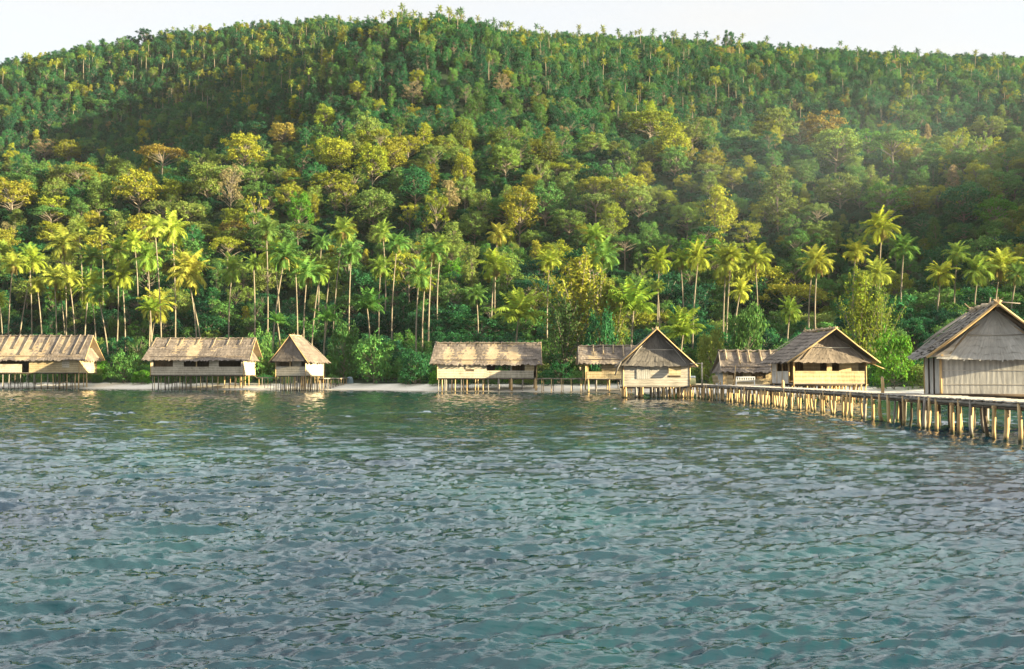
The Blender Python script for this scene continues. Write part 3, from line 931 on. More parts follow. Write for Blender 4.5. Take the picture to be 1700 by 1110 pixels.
# ------------------------------------------------------------------ huts
hr = random.Random(21)
def thatch(mb, e0, e1, r0, r1, n=7, t=.07, m=0, seg=.26, fringe=.36, under=1, flip=False, wav=1.0):
    """a roof slope laid in overlapping courses; e = eave ends, r = ridge ends"""
    e0, e1, r0, r1 = map(Vector, (e0, e1, r0, r1))
    nrm = (e1 - e0).cross((r0 + r1) / 2 - e0).normalized()
    if flip: nrm = -nrm
    S = ((r0 + r1) / 2 - (e0 + e1) / 2).length
    L = (e1 - e0).length
    ph = hr.uniform(0, 6.28); sg_ = min(.16, .012 * L)
    def P(u, v):        # sagging between the rafters and a little wavy
        w = .035 * math.sin(u * L * 1.7 + ph) + .03 * math.sin(u * L * .63 + ph * 2 + v * 2)
        return (e0.lerp(e1, u)).lerp(r0.lerp(r1, u), v) + nrm * (w * wav - .05 * math.sin(math.pi * v)) - Vector((0, 0, sg_ * math.sin(math.pi * u)))
    cols = max(5, int(L / seg))
    for i in range(n):
        v0 = i / n; v1 = min(1.0, (i + 1.5) / n)
        jl = [hr.uniform(-1, .5) * (fringe if i == 0 else .11) / S for _ in range(cols + 1)]
        lf = [t * hr.uniform(.55, 1.5) for _ in range(cols + 1)]
        for c in range(cols):
            u0, u1 = c / cols, (c + 1) / cols
            a = P(u0, v0 + jl[c]) + nrm * lf[c]; b = P(u1, v0 + jl[c + 1]) + nrm * lf[c + 1]
            d = P(u0, v1) + nrm * .012; cc = P(u1, v1) + nrm * .012
            q = [a, b, cc, d] if not flip else [b, a, d, cc]
            U0, U1 = u0 * L, u1 * L
            uv = [(U0, v0 * S), (U1, v0 * S), (U1, v1 * S), (U0, v1 * S)]
            if flip: uv = [uv[1], uv[0], uv[3], uv[2]]
            mb.face(q, m, uv)
            if hr.random() < .45:                       # loose ends hanging over the course below
                w = hr.uniform(.2, .8); s0 = a.lerp(b, w); k = hr.uniform(.05, .14); x = (b - a).normalized() * .03
                dn = (P(u0, v0) - P(u0, v0 + .05)).normalized()
                mb.face([s0 - x + dn * k, s0 + x + dn * k * .8, s0 + x, s0 - x], m, [(0, 0), (.1, 0), (.1, .3), (0, .3)])
    BS = .11
    a, b, c, d = P(0, .0), P(1, .0), P(1, 1), P(0, 1)
    mb.face([a - nrm * BS, d - nrm * BS, c - nrm * BS, b - nrm * BS] if not flip else [a - nrm * BS, b - nrm * BS, c - nrm * BS, d - nrm * BS], under,
            [(0, 0), (0, S), (L, S), (L, 0)] if not flip else [(0, 0), (L, 0), (L, S), (0, S)])

def ridge_roll(name, a, b, r, parent, mat='thatch', sticks=0, ragged=.05):
    a, b = Vector(a), Vector(b)
    n = max(6, int((b - a).length / .3)); mb = MB()
    pts = [a.lerp(b, i / n) + Vector((0, 0, hr.uniform(-1, 1) * ragged)) for i in range(n + 1)]
    mb.tube(pts, [r * hr.uniform(.75, 1.25) for _ in pts], 7)
    for i in range(sticks):
        p = a.lerp(b, hr.random()); d = Vector((hr.uniform(-1, 1), hr.uniform(-1, 1), hr.uniform(-.1, .8))).normalized() * hr.uniform(.25, .6)
        mb.bar(p, p + d, .06, .03)
    return mb.build(name, M[mat], parent)

def pole(name, pts, r, parent, mat='wood_gold', n=6, taper=.85):
    mb = MB(); mb.tube(pts, [r * (1 - (1 - taper) * i / (len(pts) - 1)) for i in range(len(pts))], n)
    return mb.build(name, M[mat], parent)

def post(parent, x, y, zt, zb=-.9, r=.075, mat='wood_grey', wob=.06):
    mid = (x + hr.uniform(-wob, wob), y + hr.uniform(-wob, wob), (zt + zb) / 2)
    return pole('post', [(x + hr.uniform(-wob, wob) * .3, y, zt), (x * .5 + mid[0] * .5, y * .5 + mid[1] * .5, zt * .7 + zb * .3), mid, (x + hr.uniform(-wob, wob) * 2, y + hr.uniform(-wob, wob) * 2, zb)], r, parent, mat, 7, 1.12)

def panel(name, parent, x0, x1, z0, z1, y, mat, th=.05, axis='x', uvr=False):
    """a thin woven wall panel facing the front (axis x) or the side (axis y)"""
    mb = MB()
    if axis == 'x': mb.box(x0, x1, y, y + th, z0, z1)
    else: mb.box(y, y + th, x0, x1, z0, z1)
    return mb.build(name, M[mat], parent)

def platform(root, x0, x1, y0, y1, z, mat='wood_grey'):
    mb = MB(); n = int((y1 - y0) / .3)
    mb.box(x0, x1, y0, y1, z - .07, z - .012)
    mb.build('floor', M[mat], root)
    for yy in (y0 + .12, (y0 + y1) / 2, y1 - .12):
        pole('floor_beam', [(x0 - .25, yy, z - .16), ((x0 + x1) / 2, yy, z - .17), (x1 + .25, yy, z - .16)], .085, root, 'wood_dark')

def long_hut(label, Y, D, ridge, eave, wall, floor_py, panels, posts, name='thatched_longhouse', mats=('thatch', 'thatch_dark'), wallmat='bamboo', oh=.75,
             cat='hut', back=True, side_panels=(True, True), batt=(), batt_len=.5, batt_mat='straw', hip_right=True, gable_in='straw', posts_y=(0.1, .5, .9), zb=-.9, batt_r=.05, courses=8, group='thatched huts on stilts along the beach'):
    (rL, rR, rpy), (eL, eR, epy), (wL, wR) = ridge, eave, wall
    x0w = at((wL + wR) / 2, 640, Y).x
    root = empty(name, (x0w, Y, 0)); tag(root, label, cat, group)
    O = Vector((x0w, Y, 0))
    L = lambda px, py, dy=0.0: at(px, py, Y + dy) - O
    z_e, z_r, z_f = L(850, epy, -oh).z, L(850, rpy, D / 2).z, L(850, floor_py).z
    xe0, xe1 = L(eL, epy, -oh).x, L(eR, epy, -oh).x
    xr0, xr1 = L(rL, rpy, D / 2).x, L(rR, rpy, D / 2).x
    xw0, xw1 = L(wL, floor_py).x, L(wR, floor_py).x
    slope = (z_r - z_e) / (D / 2 + oh)
    z_top = z_e + slope * oh - .05              # wall plate under the roof
    mb = MB()
    thatch(mb, (xe0, -oh, z_e), (xe1, -oh, z_e), (xr0, D / 2, z_r), (xr1, D / 2, z_r), courses)
    thatch(mb, (xe0, D + oh, z_e), (xe1, D + oh, z_e), (xr0, D / 2, z_r), (xr1, D / 2, z_r), courses, flip=True)
    roof = mb.build('roof', [M[mats[0]], M[gable_in]], root)
    ridge_roll('ridge_cap', (xr0 - .1, D / 2, z_r + .06), (xr1 + .1, D / 2, z_r + .06), .13, roof, mats[0], 18, .09)
    for f in batt:
        f2 = f + hr.uniform(-.006, .006)
        bx = xr0 + (xr1 - xr0) * f2
        bl = batt_len * hr.uniform(.7, 1.1)
        y1, z1 = D / 2 - (D / 2 + oh) * bl, z_r - (z_r - z_e) * bl
        off = .16
        pole('ridge_pole', [(bx + .02, D / 2 + .25, z_r + .17), (bx, D / 2 - .05, z_r + off + .05), (bx - .05, (D / 2 + y1) / 2, (z_r + z1) / 2 + off), (bx - .12, y1, z1 + off)], batt_r, roof, batt_mat)
    for sx, xr, xe, on in ((-1, xr0, xe0, True), (1, xr1, xe1, True)):
        # bargeboard poles along both verges
        pole('verge_pole', [(xr, D / 2, z_r + .02), ((xr + xe) / 2, (D / 2 - oh) / 2, (z_r + z_e) / 2 - .05), (xe, -oh, z_e - .05)], .06, roof, 'wood_gold' if sx > 0 else 'wood_grey')
        pole('verge_pole', [(xr, D / 2, z_r + .02), ((xr + xe) / 2, (D / 2 + D + oh) / 2, (z_r + z_e) / 2 - .05), (xe, D + oh, z_e - .05)], .06, roof, 'wood_gold' if sx > 0 else 'wood_grey')
    # thatched lower gable, open triangle above
    for sx, xw, xe in ((1, xw1, max(min(xe1, xw1 + .9), xw1 + .2)), (-1, xw0, min(max(xe0, xw0 - .9), xw0 - .2))):
        hmid = z_e + (z_r - z_e) * .52
        hw = (D / 2 + oh) * .42
        xin = xw - sx * .15
        mbg = MB()
        thatch(mbg, (xe - sx * .1, -oh * .55, z_e - .02), (xe - sx * .1, D + oh * .55, z_e - .02), (xin, D / 2 - hw, hmid), (xin, D / 2 + hw, hmid), 4, .05, flip=(sx < 0))
        mbg.build('gable_thatch', [M[mats[0]], M[gable_in]], root)
        mbi = MB(); mbi.face([(xin - sx * .5, .3, z_top), (xin - sx * .5, D - .3, z_top), (xin - sx * .5, D / 2, z_r - .35)]); mbi.build('gable_panel', M['bamboo_gold'], root)
    platform(root, xw0, xw1, 0, D, z_f)
    # walls
    for k_, pl in enumerate(panels):
        p0, p1, pt, pb, mt, nm = pl[:6]
        dy = pl[6] if len(pl) > 6 else (0 if nm != 'screen' else .9)
        xx0, xx1 = L(p0, pb).x, L(p1, pb).x
        zt = min(L(850, pt).z, z_top + .1) if pt > epy + 1 else z_top
        panel(nm, root, xx0, xx1, max(L(850, pb).z, z_f + .005), zt, dy + k_ * .003, mt)
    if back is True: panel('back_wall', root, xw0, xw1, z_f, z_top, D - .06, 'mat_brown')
    elif back:
        for (p0, p1, pt, pb) in back: panel('back_wall', root, L(p0, pb, D).x, L(p1, pb, D).x, max(z_f, L(850, pb, D).z), min(z_top, L(850, pt, D).z), D - .06, 'mat_brown')
    if side_panels[0]: panel('side_wall', root, .07, D - .08, z_f, z_top, xw0 - .02, wallmat, axis='y')
    if side_panels[1]: panel('side_wall', root, .07, D - .08, z_f, z_top, xw1 - .03, wallmat, axis='y')
    for xx in (xw0, xw1):
        for yy in (0, D): pole('corner_post', [(xx, yy, z_f - .3), (xx, yy, z_top)], .07, root, 'wood_gold')
    for n_ in range(1, 4):
        pole('wall_plate', [(xw0 - .2, -.03 if n_ == 1 else D + .03 if n_ == 2 else D / 2, z_top + .04), (xw1 + .2, -.03 if n_ == 1 else D + .03 if n_ == 2 else D / 2, z_top + .04)], .05, root, 'wood_dark') if n_ < 3 else None
    for q in posts:
        px, rr, mt = q if isinstance(q, tuple) else (q, .075, hr.choice(['wood_grey', 'wood_dark', 'wood_grey', 'wood_gold']))
        for yy in posts_y:
            post(root, L(px, 640).x + hr.uniform(-.15, .15), yy * D, z_f - .1, zb if yy < .6 else -.5, rr, mt)
    return root, L, (xw0, xw1, z_f, z_top, z_e, z_r)

# far left longhouse, cut by the picture's edge
A, LA, dA = long_hut('long thatched stilt house with a wavy roof and open gable, at the left edge', 191, 8.0, (-75, 155, 557.5), (-80, 141, 597), (-70, 131), 618,
    [(-70, 36, 604, 618, 'bamboo', 'half_wall'), (48, 131, 597, 618, 'bamboo_gold', 'wall_panel'), (103, 115, 598.5, 610, 'bamboo', 'shutter', -.06)],
    [-66, -52, -38, -24, -10, 3, 13, 22, 32, 42, 54, 66, 77, 86, 95, 103, 110, (118, .06, 'wood_dark'), 124, (130, .11, 'wood_gold')],
    batt=[.1, .22, .3, .4, .47, .54, .61, .69, .76, .84, .9, .96], batt_len=.8, batt_r=.15, batt_mat='thatch', wallmat='bamboo_gold', posts_y=(.05, .45))
pole('brace', [(dA[1] - 8, -.1, .9), (dA[1] - 5, -.12, .55), (dA[1] - 2, -.1, 1.5)], .04, A, 'wood_gold')
# second longhouse
B, LB, dB = long_hut('long thatched stilt house with pale poles banding the roof, left of the small steep hut', 179, 8.2, (258, 425, 562), (235, 415, 597), (250, 404), 622,
    [(250, 402, 608.5, 622, 'bamboo', 'half_wall'), (400, 404, 597, 622, 'bamboo', 'wall_panel'), (287, 305, 597, 609, 'bamboo', 'wall_panel'), (347, 363, 597, 609, 'bamboo', 'wall_panel'),
     (325, 327, 597, 609, 'wood_gold', 'jamb'), (250, 254, 597, 609, 'bamboo', 'wall_panel'), (254, 287, 597, 609, 'mat_brown', 'screen', 1.2)],
    [251, (255, .05, 'wood_gold'), 262, 272, 280, 289, (297, .05, 'wood_gold'), 306, 315, 324, 332, (342, .07, 'wood_grey'), 351, 362, (372, .05, 'wood_gold'), 381, 389, 397, (403, .09, 'wood_gold')],
    batt=[.01, .15, .29, .45, .6, .735, .87, .985], batt_len=.45, batt_r=.075, posts_y=(.05, .5))
for f in (.03, .66):
    x = dB[0] + (dB[1] - dB[0]) * f
    pole('roof_batten', [(x, 1.1, dB[4] + 2.25), (x + 1.5, 1.1, dB[4] + 2.28)], .04, B, 'straw')
# lone house in the middle
D_, LD, dD = long_hut('long pinkish-brown thatched stilt house standing alone in the middle of the beach', 157, 6.2, (723, 898, 569.5), (713, 900, 604), (726, 891), 627,
    [(726, 808, 604, 627, 'bamboo', 'wall_panel'), (808, 886, 615, 627, 'bamboo', 'half_wall'), (847, 850, 604, 616, 'wood_grey', 'jamb'), (850, 860, 604, 616, 'mat_brown', 'screen', 1.4),
     (871, 887, 604, 616, 'bamboo_gold', 'wall_panel'), (773, 787, 612.5, 616, 'wood_dark', 'hatch_dark_panel', -.03), (773, 787, 606.5, 612.5, 'bamboo', 'shutter', -.12)],  # hatch opening is a dark panel on the wall, its shade put into colour
    [(729, .06, 'wood_grey'), 733, 738, 742, (750, .07, 'wood_dark'), 755, (765, .07, 'wood_grey'), 770, 775, 788, 794, 803, 810, (827, .16, 'wood_grey'), (848, .18, 'wood_gold'), (868, .07, 'wood_grey'), (889, .2, 'wood_gold')],
    batt=[.02, .15, .24, .33, .42, .47, .56, .63, .71, .78, .87, .98], batt_len=.16, batt_r=.05, back=[(726, 822, 600, 628), (852, 891, 600, 628)], posts_y=(.03, .5), batt_mat='thatch')
pole('awning_prop', [(dD[1] + .2, -.3, dD[3] - .2), (dD[1] + 1.2, -.6, dD[3] - .75)], .07, D_, 'wood_gold')
# open pavilion left of the gabled hut
E, LE, dE = long_hut('low open-sided thatched pavilion with pale straw strips, joined behind the grey gabled hut', 152, 5.0, (960, 1062, 574.5), (960, 1062, 603), (972, 1062), 628,
    [(974, 1062, 616.5, 628, 'bamboo_gold', 'half_wall'), (1000, 1062, 603, 617, 'bamboo_gold', 'wall_panel', .8), (972, 977, 603, 617, 'wood_gold', 'jamb')],
    [(976, .13, 'wood_gold'), (992, .08, 'wood_grey'), (1013, .1, 'wood_gold'), (1030, .08, 'wood_grey'), (1050, .08, 'wood_gold')],
    name='thatched_pavilion', batt=[.24, .4, .57, .72, .86], batt_len=.62, batt_r=.13, back=[(1002, 1062, 600, 628)], side_panels=(False, True), posts_y=(.03, .9), batt_mat='straw')
# low shed behind the pier
G, LG, dG = long_hut('low thatched shed with pale straw strips on its roof, behind the white bench', 130, 5.0, (1193, 1302, 583), (1197, 1304, 616.5), (1201, 1300), 639,
    [(1201, 1300, 628, 639, 'bamboo_gold', 'half_wall'), (1201, 1209, 616, 629, 'bamboo_gold', 'wall_panel'), (1209, 1300, 616, 629, 'mat_brown', 'screen', .35), (1234, 1248, 616, 629, 'bamboo_gold', 'wall_panel', .2), (1272, 1300, 616, 629, 'bamboo_gold', 'wall_panel', .2)],
    [1203, 1222, 1240, 1258, 1276, 1292], name='thatched_shed', batt=[.1, .28, .44, .62, .78], batt_len=.62, batt_r=.13, wallmat='bamboo_grey', posts_y=(.03, .9), batt_mat='straw')

def gable_hut(label, name, pxc, Y, W, D, rot, z_f, z_w, z_e, z_r, ohs, ohf, ohb, rf, rb, mats, panels, posts, wall_side, barge='wood_gold', gable_mats=None, post_ys=(.05, .5, .95), sidepan=True,
              group='thatched huts on stilts along the beach', rollmat='straw', floor_mat='wood_grey', strips=True, gable_out=.75, back=True, courses=9):
    c = at(pxc, 640, Y)
    root = empty(name, (c.x, Y, 0), R(rot)); tag(root, label, 'hut', group)
    hw = W / 2
    xe = hw + ohs
    mb = MB()
    thatch(mb, (-xe, D + ohb, z_e), (-xe, -ohf, z_e), (0, rb, z_r), (0, rf, z_r), courses, .085)
    thatch(mb, (xe, D + ohb, z_e), (xe, -ohf, z_e), (0, rb, z_r), (0, rf, z_r), courses, .085, flip=True)
    if rb < D - .5: thatch(mb, (xe, D + ohb, z_e), (-xe, D + ohb, z_e), (.05, rb, z_r), (-.05, rb, z_r), 6)
    roof = mb.build('roof', [M[mats[0]], M['thatch']], root)
    ridge_roll('ridge_cap', (0, rf - .05, z_r + .08), (0, rb + .1, z_r + .08), .14, roof, rollmat, 16, .06)
    for sx in (-1, 1):
        pole('bargeboard', [(-sx * .14, rf - .12, z_r + .2), (0, rf - .1, z_r + .06), (sx * xe * .5, (rf - ohf) / 2 - .06, (z_r + z_e) / 2 - .04), (sx * xe * 1.01, -ohf - .04, z_e - .06)], .075, roof, barge)
        pole('roof_pole', [(sx * .1, rb + .1, z_r), (sx * xe * .55, (rb + D + ohb) / 2 + .05, (z_r + z_e) / 2 + .06), (sx * xe, D + ohb + .05, z_e)], .05, roof, 'wood_grey')
    # gable: a thatched triangle flaring out over the front wall
    gm = gable_mats or mats
    mbg = MB(); gz0 = z_w + .02
    k = (z_r - gz0) / (z_r - z_e)
    gw = hw + min(.3, ohs * .4)
    thatch(mbg, (-gw, -gable_out, gz0 - .12), (gw, -gable_out, gz0 - .12), (-.1, -.1, z_r - .2), (.1, -.1, z_r - .2), 7, .05, fringe=.035 if W < 6 else .08, seg=.24, wav=.25)
    ga = mbg.build('gable_thatch', [M[gm[0]], M['mat_brown']], root)
    mbi = MB(); k2 = (z_r - z_w) / (z_r - z_e)
    mbi.face([(-xe * k2, .12, z_w), (xe * k2, .12, z_w), (0, .12, z_r - .1)]); mbi.face([(-xe * k2, .16, z_w), (0, .16, z_r - .1), (xe * k2, .16, z_w)])
    mbi.build('gable_panel', M['bamboo_grey'], root)
    if strips:
        for sx in (-1, 1):
            pole('gable_strip', [(sx * .15, -.0, z_r - .5), (sx * hw * .5, -gable_out * .5 - .06, (z_r - .4 + gz0) / 2 + .12), (sx * hw * .86, -gable_out - .02, gz0 + .12)], .045, ga, 'straw' if strips == 2 else 'bamboo_grey')
        zz = gz0 + (z_r - gz0) * .42
        pole('gable_strip', [(-hw * .5, -gable_out * .55 - .07, zz), (hw * .5, -gable_out * .55 - .07, zz)], .04, ga, 'bamboo_grey')
    platform(root, -hw, hw, 0, D, z_f, floor_mat)
    Hh = z_w - z_f
    for k_, (u0, u1, v0, v1, mt, nm, *rest) in enumerate(panels):
        dy = rest[0] if rest else 0
        panel(nm, root, -hw + W * u0, -hw + W * u1, z_f + .004 + Hh * v0, z_f + Hh * v1, dy + k_ * .003, mt)
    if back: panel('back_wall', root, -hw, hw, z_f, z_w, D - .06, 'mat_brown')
    if sidepan:
        panel('side_wall', root, .08, D - .08, z_f, z_w, hw - .03, wall_side, axis='y')
        panel('side_wall', root, .08, D - .08, z_f, z_w, -hw - .02, wall_side, axis='y')
    for xx in (-hw, hw):
        for yy in (0, D): pole('corner_post', [(xx, yy, z_f - .3), (xx, yy, z_w + .1)], .075, root, barge)
    for xx in (-hw, hw): pole('wall_plate', [(xx, -.5, z_w + .08), (xx, D + .4, z_w + .08)], .06, root, 'wood_gold')
    for q in posts:
        u, rr, mt = q
        for yy in post_ys: post(root, -hw + W * u + hr.uniform(-.1, .1), D * yy + hr.uniform(-.1, .1), z_f - .1, -.9, rr * hr.uniform(.8, 1.2), mt)
    return root

def zz(py, Y): return at(850, py, Y).z
# small steep hut
C_ = gable_hut('small steep-roofed stilt hut with its right roof slope glowing in the sun', 'thatched_hut', 482, 169, 5.7, 6.4, -17, zz(623, 169), zz(598, 169), zz(601, 168), zz(557, 169),
    .9, .8, .8, -.3, 3.6, ('thatch', 'thatch'), [(0, 1, 0, .6, 'bamboo', 'half_wall'), (.06, .46, .58, 1, 'mat_brown', 'screen', 1.0), (.46, .5, .58, 1, 'wood_gold', 'jamb'), (.5, .8, .58, 1, 'bamboo', 'wall_panel', .6)],
    [(u, .06, hr.choice(['wood_gold', 'wood_grey', 'wood_gold'])) for u in (.0, .07, .14, .22, .28, .36, .44, .5, .58, .66, .74, .8, .88, .95, 1.0)], 'bamboo', post_ys=(.02, .35, .7, .98), strips=0, gable_out=.8)
# grey gabled hut
Fh = gable_hut('grey gable-fronted stilt hut with a closed shutter and a propped shutter, at the pier head', 'thatched_hut', 1090, 113, 7.5, 6.0, -5, zz(641, 113), zz(605, 113), zz(607, 112), zz(547, 113),
    .75, .9, .6, -1.0, 5.6, ('thatch_dark', 'thatch'), [(0, 1, 0, 1, 'bamboo_plank', 'wall_panel'), (.2, .41, .34, .96, 'bamboo_grey', 'shutter', -.07), (.68, .86, .42, .5, 'wood_dark', 'window_dark_panel', -.05)],  # shade under the propped shutter is a dark panel laid on the closed wall
    [(u, .1, hr.choice(['wood_gold', 'wood_gold', 'wood_grey'])) for u in (0, .04, .2, .27, .3, .44, .49, .56, .6, .65, .7, .74, .84, .87, .9, .93, .96, 1.0)], 'bamboo_plank', post_ys=(.02, .5, .95), strips=1, gable_mats=('thatch_dark',), gable_out=.55)
mb = MB(); x0, x1 = -3.75 + 7.5 * .68, -3.75 + 7.5 * .86; zt = zz(641, 113) + (zz(605, 113) - zz(641, 113)) * .95
mb.face([(x0, -.1, zt), (x1, -.1, zt), (x1, -.55, zt - 1.05), (x0, -.55, zt - 1.05)]); mb.face([(x0, -.14, zt), (x0, -.59, zt - 1.05), (x1, -.59, zt - 1.05), (x1, -.14, zt)])
mb.build('shutter', M['bamboo_gold'], Fh)
for sx in (-1,):
    pole('eave_plank', [(sx * 4.0, -.95, zz(600, 113)), (sx * 4.4, -1.0, zz(611, 113)), (sx * 4.7, -1.05, zz(623, 113))], .1, Fh, 'thatch_dark')
# golden veranda hut
Hh_ = gable_hut('veranda hut with honey-coloured half walls and a wide gable, just behind the pier', 'thatched_hut', 1378, 97, 7.3, 6.0, 5, zz(636, 97), zz(599, 97), zz(601, 96), zz(547, 97),
    .95, 1.0, .9, -1.5, 6.4, ('thatch', 'thatch'), [(0, 1, 0, .55, 'bamboo_gold', 'half_wall'), (.0, .02, .5, 1, 'wood_gold', 'jamb'), (.46, .5, .5, 1, 'wood_gold', 'jamb'), (.5, .53, .5, 1, 'bamboo_gold', 'wall_panel'),
     (.66, .93, .5, 1, 'bamboo_gold', 'wall_panel', .5), (.05, .24, .0, 1, 'mat_brown', 'screen', 2.5), (.22, .46, .5, 1, 'bamboo_gold', 'screen', 1.6)],
    [(u, .08, hr.choice(['wood_gold', 'wood_grey', 'wood_gold'])) for u in (0, .1, .2, .3, .4, .47, .53, .6, .66, .72, .78, .84, .9, .96, 1.0)], 'mat_brown', strips=2, sidepan=False, gable_out=.8)
hw = 3.65; zf, zw = zz(636, 97), zz(599, 97)
panel('side_wall', Hh_, 1.3, 5.9, zf, zf + (zw - zf) * .55, -hw - .02, 'bamboo_grey', axis='y')
panel('side_wall', Hh_, 4.6, 5.9, zf + (zw - zf) * .56, zw, -hw - .02, 'bamboo_grey', axis='y')
panel('side_wall', Hh_, .08, 5.9, zf, zw, hw - .03, 'bamboo_gold', axis='y')
panel('screen', Hh_, -hw + .2, hw - .2, zf, zw, 3.2, 'mat_brown')
for yy in (1.2, 3.0, 4.5): pole('veranda_post', [(-hw, yy, zf), (-hw, yy, zw)], .07, Hh_, 'wood_gold')
for k_ in range(3): pole('brace', [(hw - .4 - k_ * .5, -.05, .3), (hw - k_ * .5, -.05, zf - .1)], .05, Hh_, 'wood_gold')
pole('awning_prop', [(hw + .1, -.2, zw - .1), (hw + 1.6, -.5, zw - .75)], .045, Hh_, 'wood_gold')
# big grey hut beside the pier
YI = 50.0
Ih = gable_hut('big weathered grey hut with closed bamboo walls beside the pier, at the right edge', 'thatched_hut', 1652, YI, 5.05, 5.0, -14, zz(657, YI), zz(592, YI), zz(591, YI), zz(507, YI),
    .75, .75, .75, -.85, 5.3, ('thatch_dark', 'thatch_dark'), [(0, 1, 0.02, 1, 'bamboo_grey', 'wall_panel'), (0, 1, .64, .66, 'bamboo_plank', 'wall_strip', -.03), (0, 1, .28, .30, 'bamboo_plank', 'wall_strip', -.03), (-.01, .02, 0, 1, 'wood_grey', 'jamb', -.04),
     (0, 1, .965, 1, 'bamboo_plank', 'wall_strip', -.04)],
    [(u, .1, hr.choice(['wood_dark', 'wood_grey', 'wood_dark'])) for u in (0, .3, .62, 1.0)], 'bamboo_grey', post_ys=(.08, .9), strips=2, gable_mats=('gable_pale',), gable_out=.45, courses=14)
hw = 5.05 / 2; zf, zw = zz(657, YI), zz(592, YI)
for yy in (1.7, 3.3): pole('wall_batten', [(-hw - .06, yy, zf), (-hw - .06, yy, zw)], .04, Ih, 'wood_dark')
pole('sill_beam', [(-hw - .3, -.12, zf + .03), (hw + .6, -.12, zf + .03)], .08, Ih, 'wood_dark')
pole('eave_beam', [(-hw + .05, -.14, zw - .02), (hw + .4, -.14, zw - .02)], .05, Ih, 'wood_dark')
ze, zr = zz(591, YI), zz(507, YI)
def slopep(u, v, off=.14):       # along the left slope: u front to back, v eave to ridge
    x = -(hw + .75) * (1 - v); y0 = -.75 + (-.85 + .75) * v; y1 = 5.75 + (5.3 - 5.75) * v
    return Vector((x - off * .6, y0 + (y1 - y0) * u, ze + (zr - ze) * v + off * .7))
for k_, (a, b) in enumerate((((.12, .98), (.2, .35)), ((.38, .98), (.45, .3)), ((.62, .95), (.7, .35)), ((.85, .98), (.9, .4)), ((.3, .45), (.34, .1)))):
    pole('roof_pole', [slopep(*a), slopep((a[0] + b[0]) / 2, (a[1] + b[1]) / 2, .16), slopep(*b)], .028, Ih, 'wood_grey')
pole('roof_pole', [slopep(.06, .55), slopep(.3, .47, .2), slopep(.6, .47, .18), slopep(.92, .52)], .035, Ih, 'wood_grey')
pole('roof_pole', [slopep(1.03, .95), slopep(1.06, .6, .2), slopep(1.08, .3, .2)], .035, Ih, 'wood_grey')
for k_ in range(1): pole('ridge_stick', [(-.3, -.9 + k_ * .2, zr + .15 + .1 * k_), (1.0, -1.0 + k_ * .15, zr + .02 + .14 * k_)], .03, Ih, 'wood_grey')
mb = MB(); mb.face([(-hw - .4, -.45, zf + (zw - zf) * 1.0), (-hw + .35, -.5, zw), (-hw + .75, -.45, zw + .75)]); mb.build('loose_panel', M['bamboo_plank'], Ih)

# ------------------------------------------------------------------ pier
PL = [(8, 18.6), (20, 18.95), (38, 19.4), (45, 19.7), (55, 20.65), (70, 21.4), (88, 21.75), (100, 21.2), (112.5, 20.75), (119, 20.8)]
def pier_x(y): return float(np.interp(y, [a for a, _ in PL], [b for _, b in PL]))
ZD = 1.6; PW = 1.75
pier = empty('pier', (pier_x(60), 60, 0))
tag(pier, 'long pier on crooked golden posts running in from the right edge to the huts', 'pier')
PO = Vector((pier_x(60), 60, 0))
mb = MB(); y = 10.0
while y < 119:
    w = hr.uniform(.15, .24); x = pier_x(y + w / 2)
    dz = hr.uniform(-.012, .02)
    mb.box(x - hr.uniform(.02, .16) - PO.x, x + PW + hr.uniform(.0, .14) - PO.x, y - PO.y, y + w - .015 - PO.y, ZD - .05 + dz, ZD + dz)
    y += w
mb.build('deck', M['deck'], pier)
for off in (.03, PW - .05):
    mb = MB()
    yy = 10.0
    while yy < 118.5:
        l = hr.uniform(3.5, 5.5); a, b = yy, min(yy + l, 118.8)
        mb.tube([(pier_x(a) + off - PO.x, a - .25 - PO.y, ZD - .15 + hr.uniform(-.02, .02)), (pier_x((a + b) / 2) + off - PO.x, (a + b) / 2 - PO.y, ZD - .16), (pier_x(b) + off - PO.x, b + .25 - PO.y, ZD - .15 + hr.uniform(-.02, .02))], .085, 7)
        yy += l
    mb.build('beam', M['wood_grey'], pier)
    mb = MB()
    yy = 11.0
    while yy < 118.5:
        l = hr.uniform(3.5, 5.5); a, b = yy, min(yy + l, 118.8)
        mb.tube([(pier_x(a) + off + .02 - PO.x, a - .3 - PO.y, ZD - .3), (pier_x(b) + off + .02 - PO.x, b + .3 - PO.y, ZD - .3)], .06, 6)
        yy += l
    mb.build('stringer', M['wood_dark'], pier)
npost = 0
yy = 33.0
far_mb = MB()
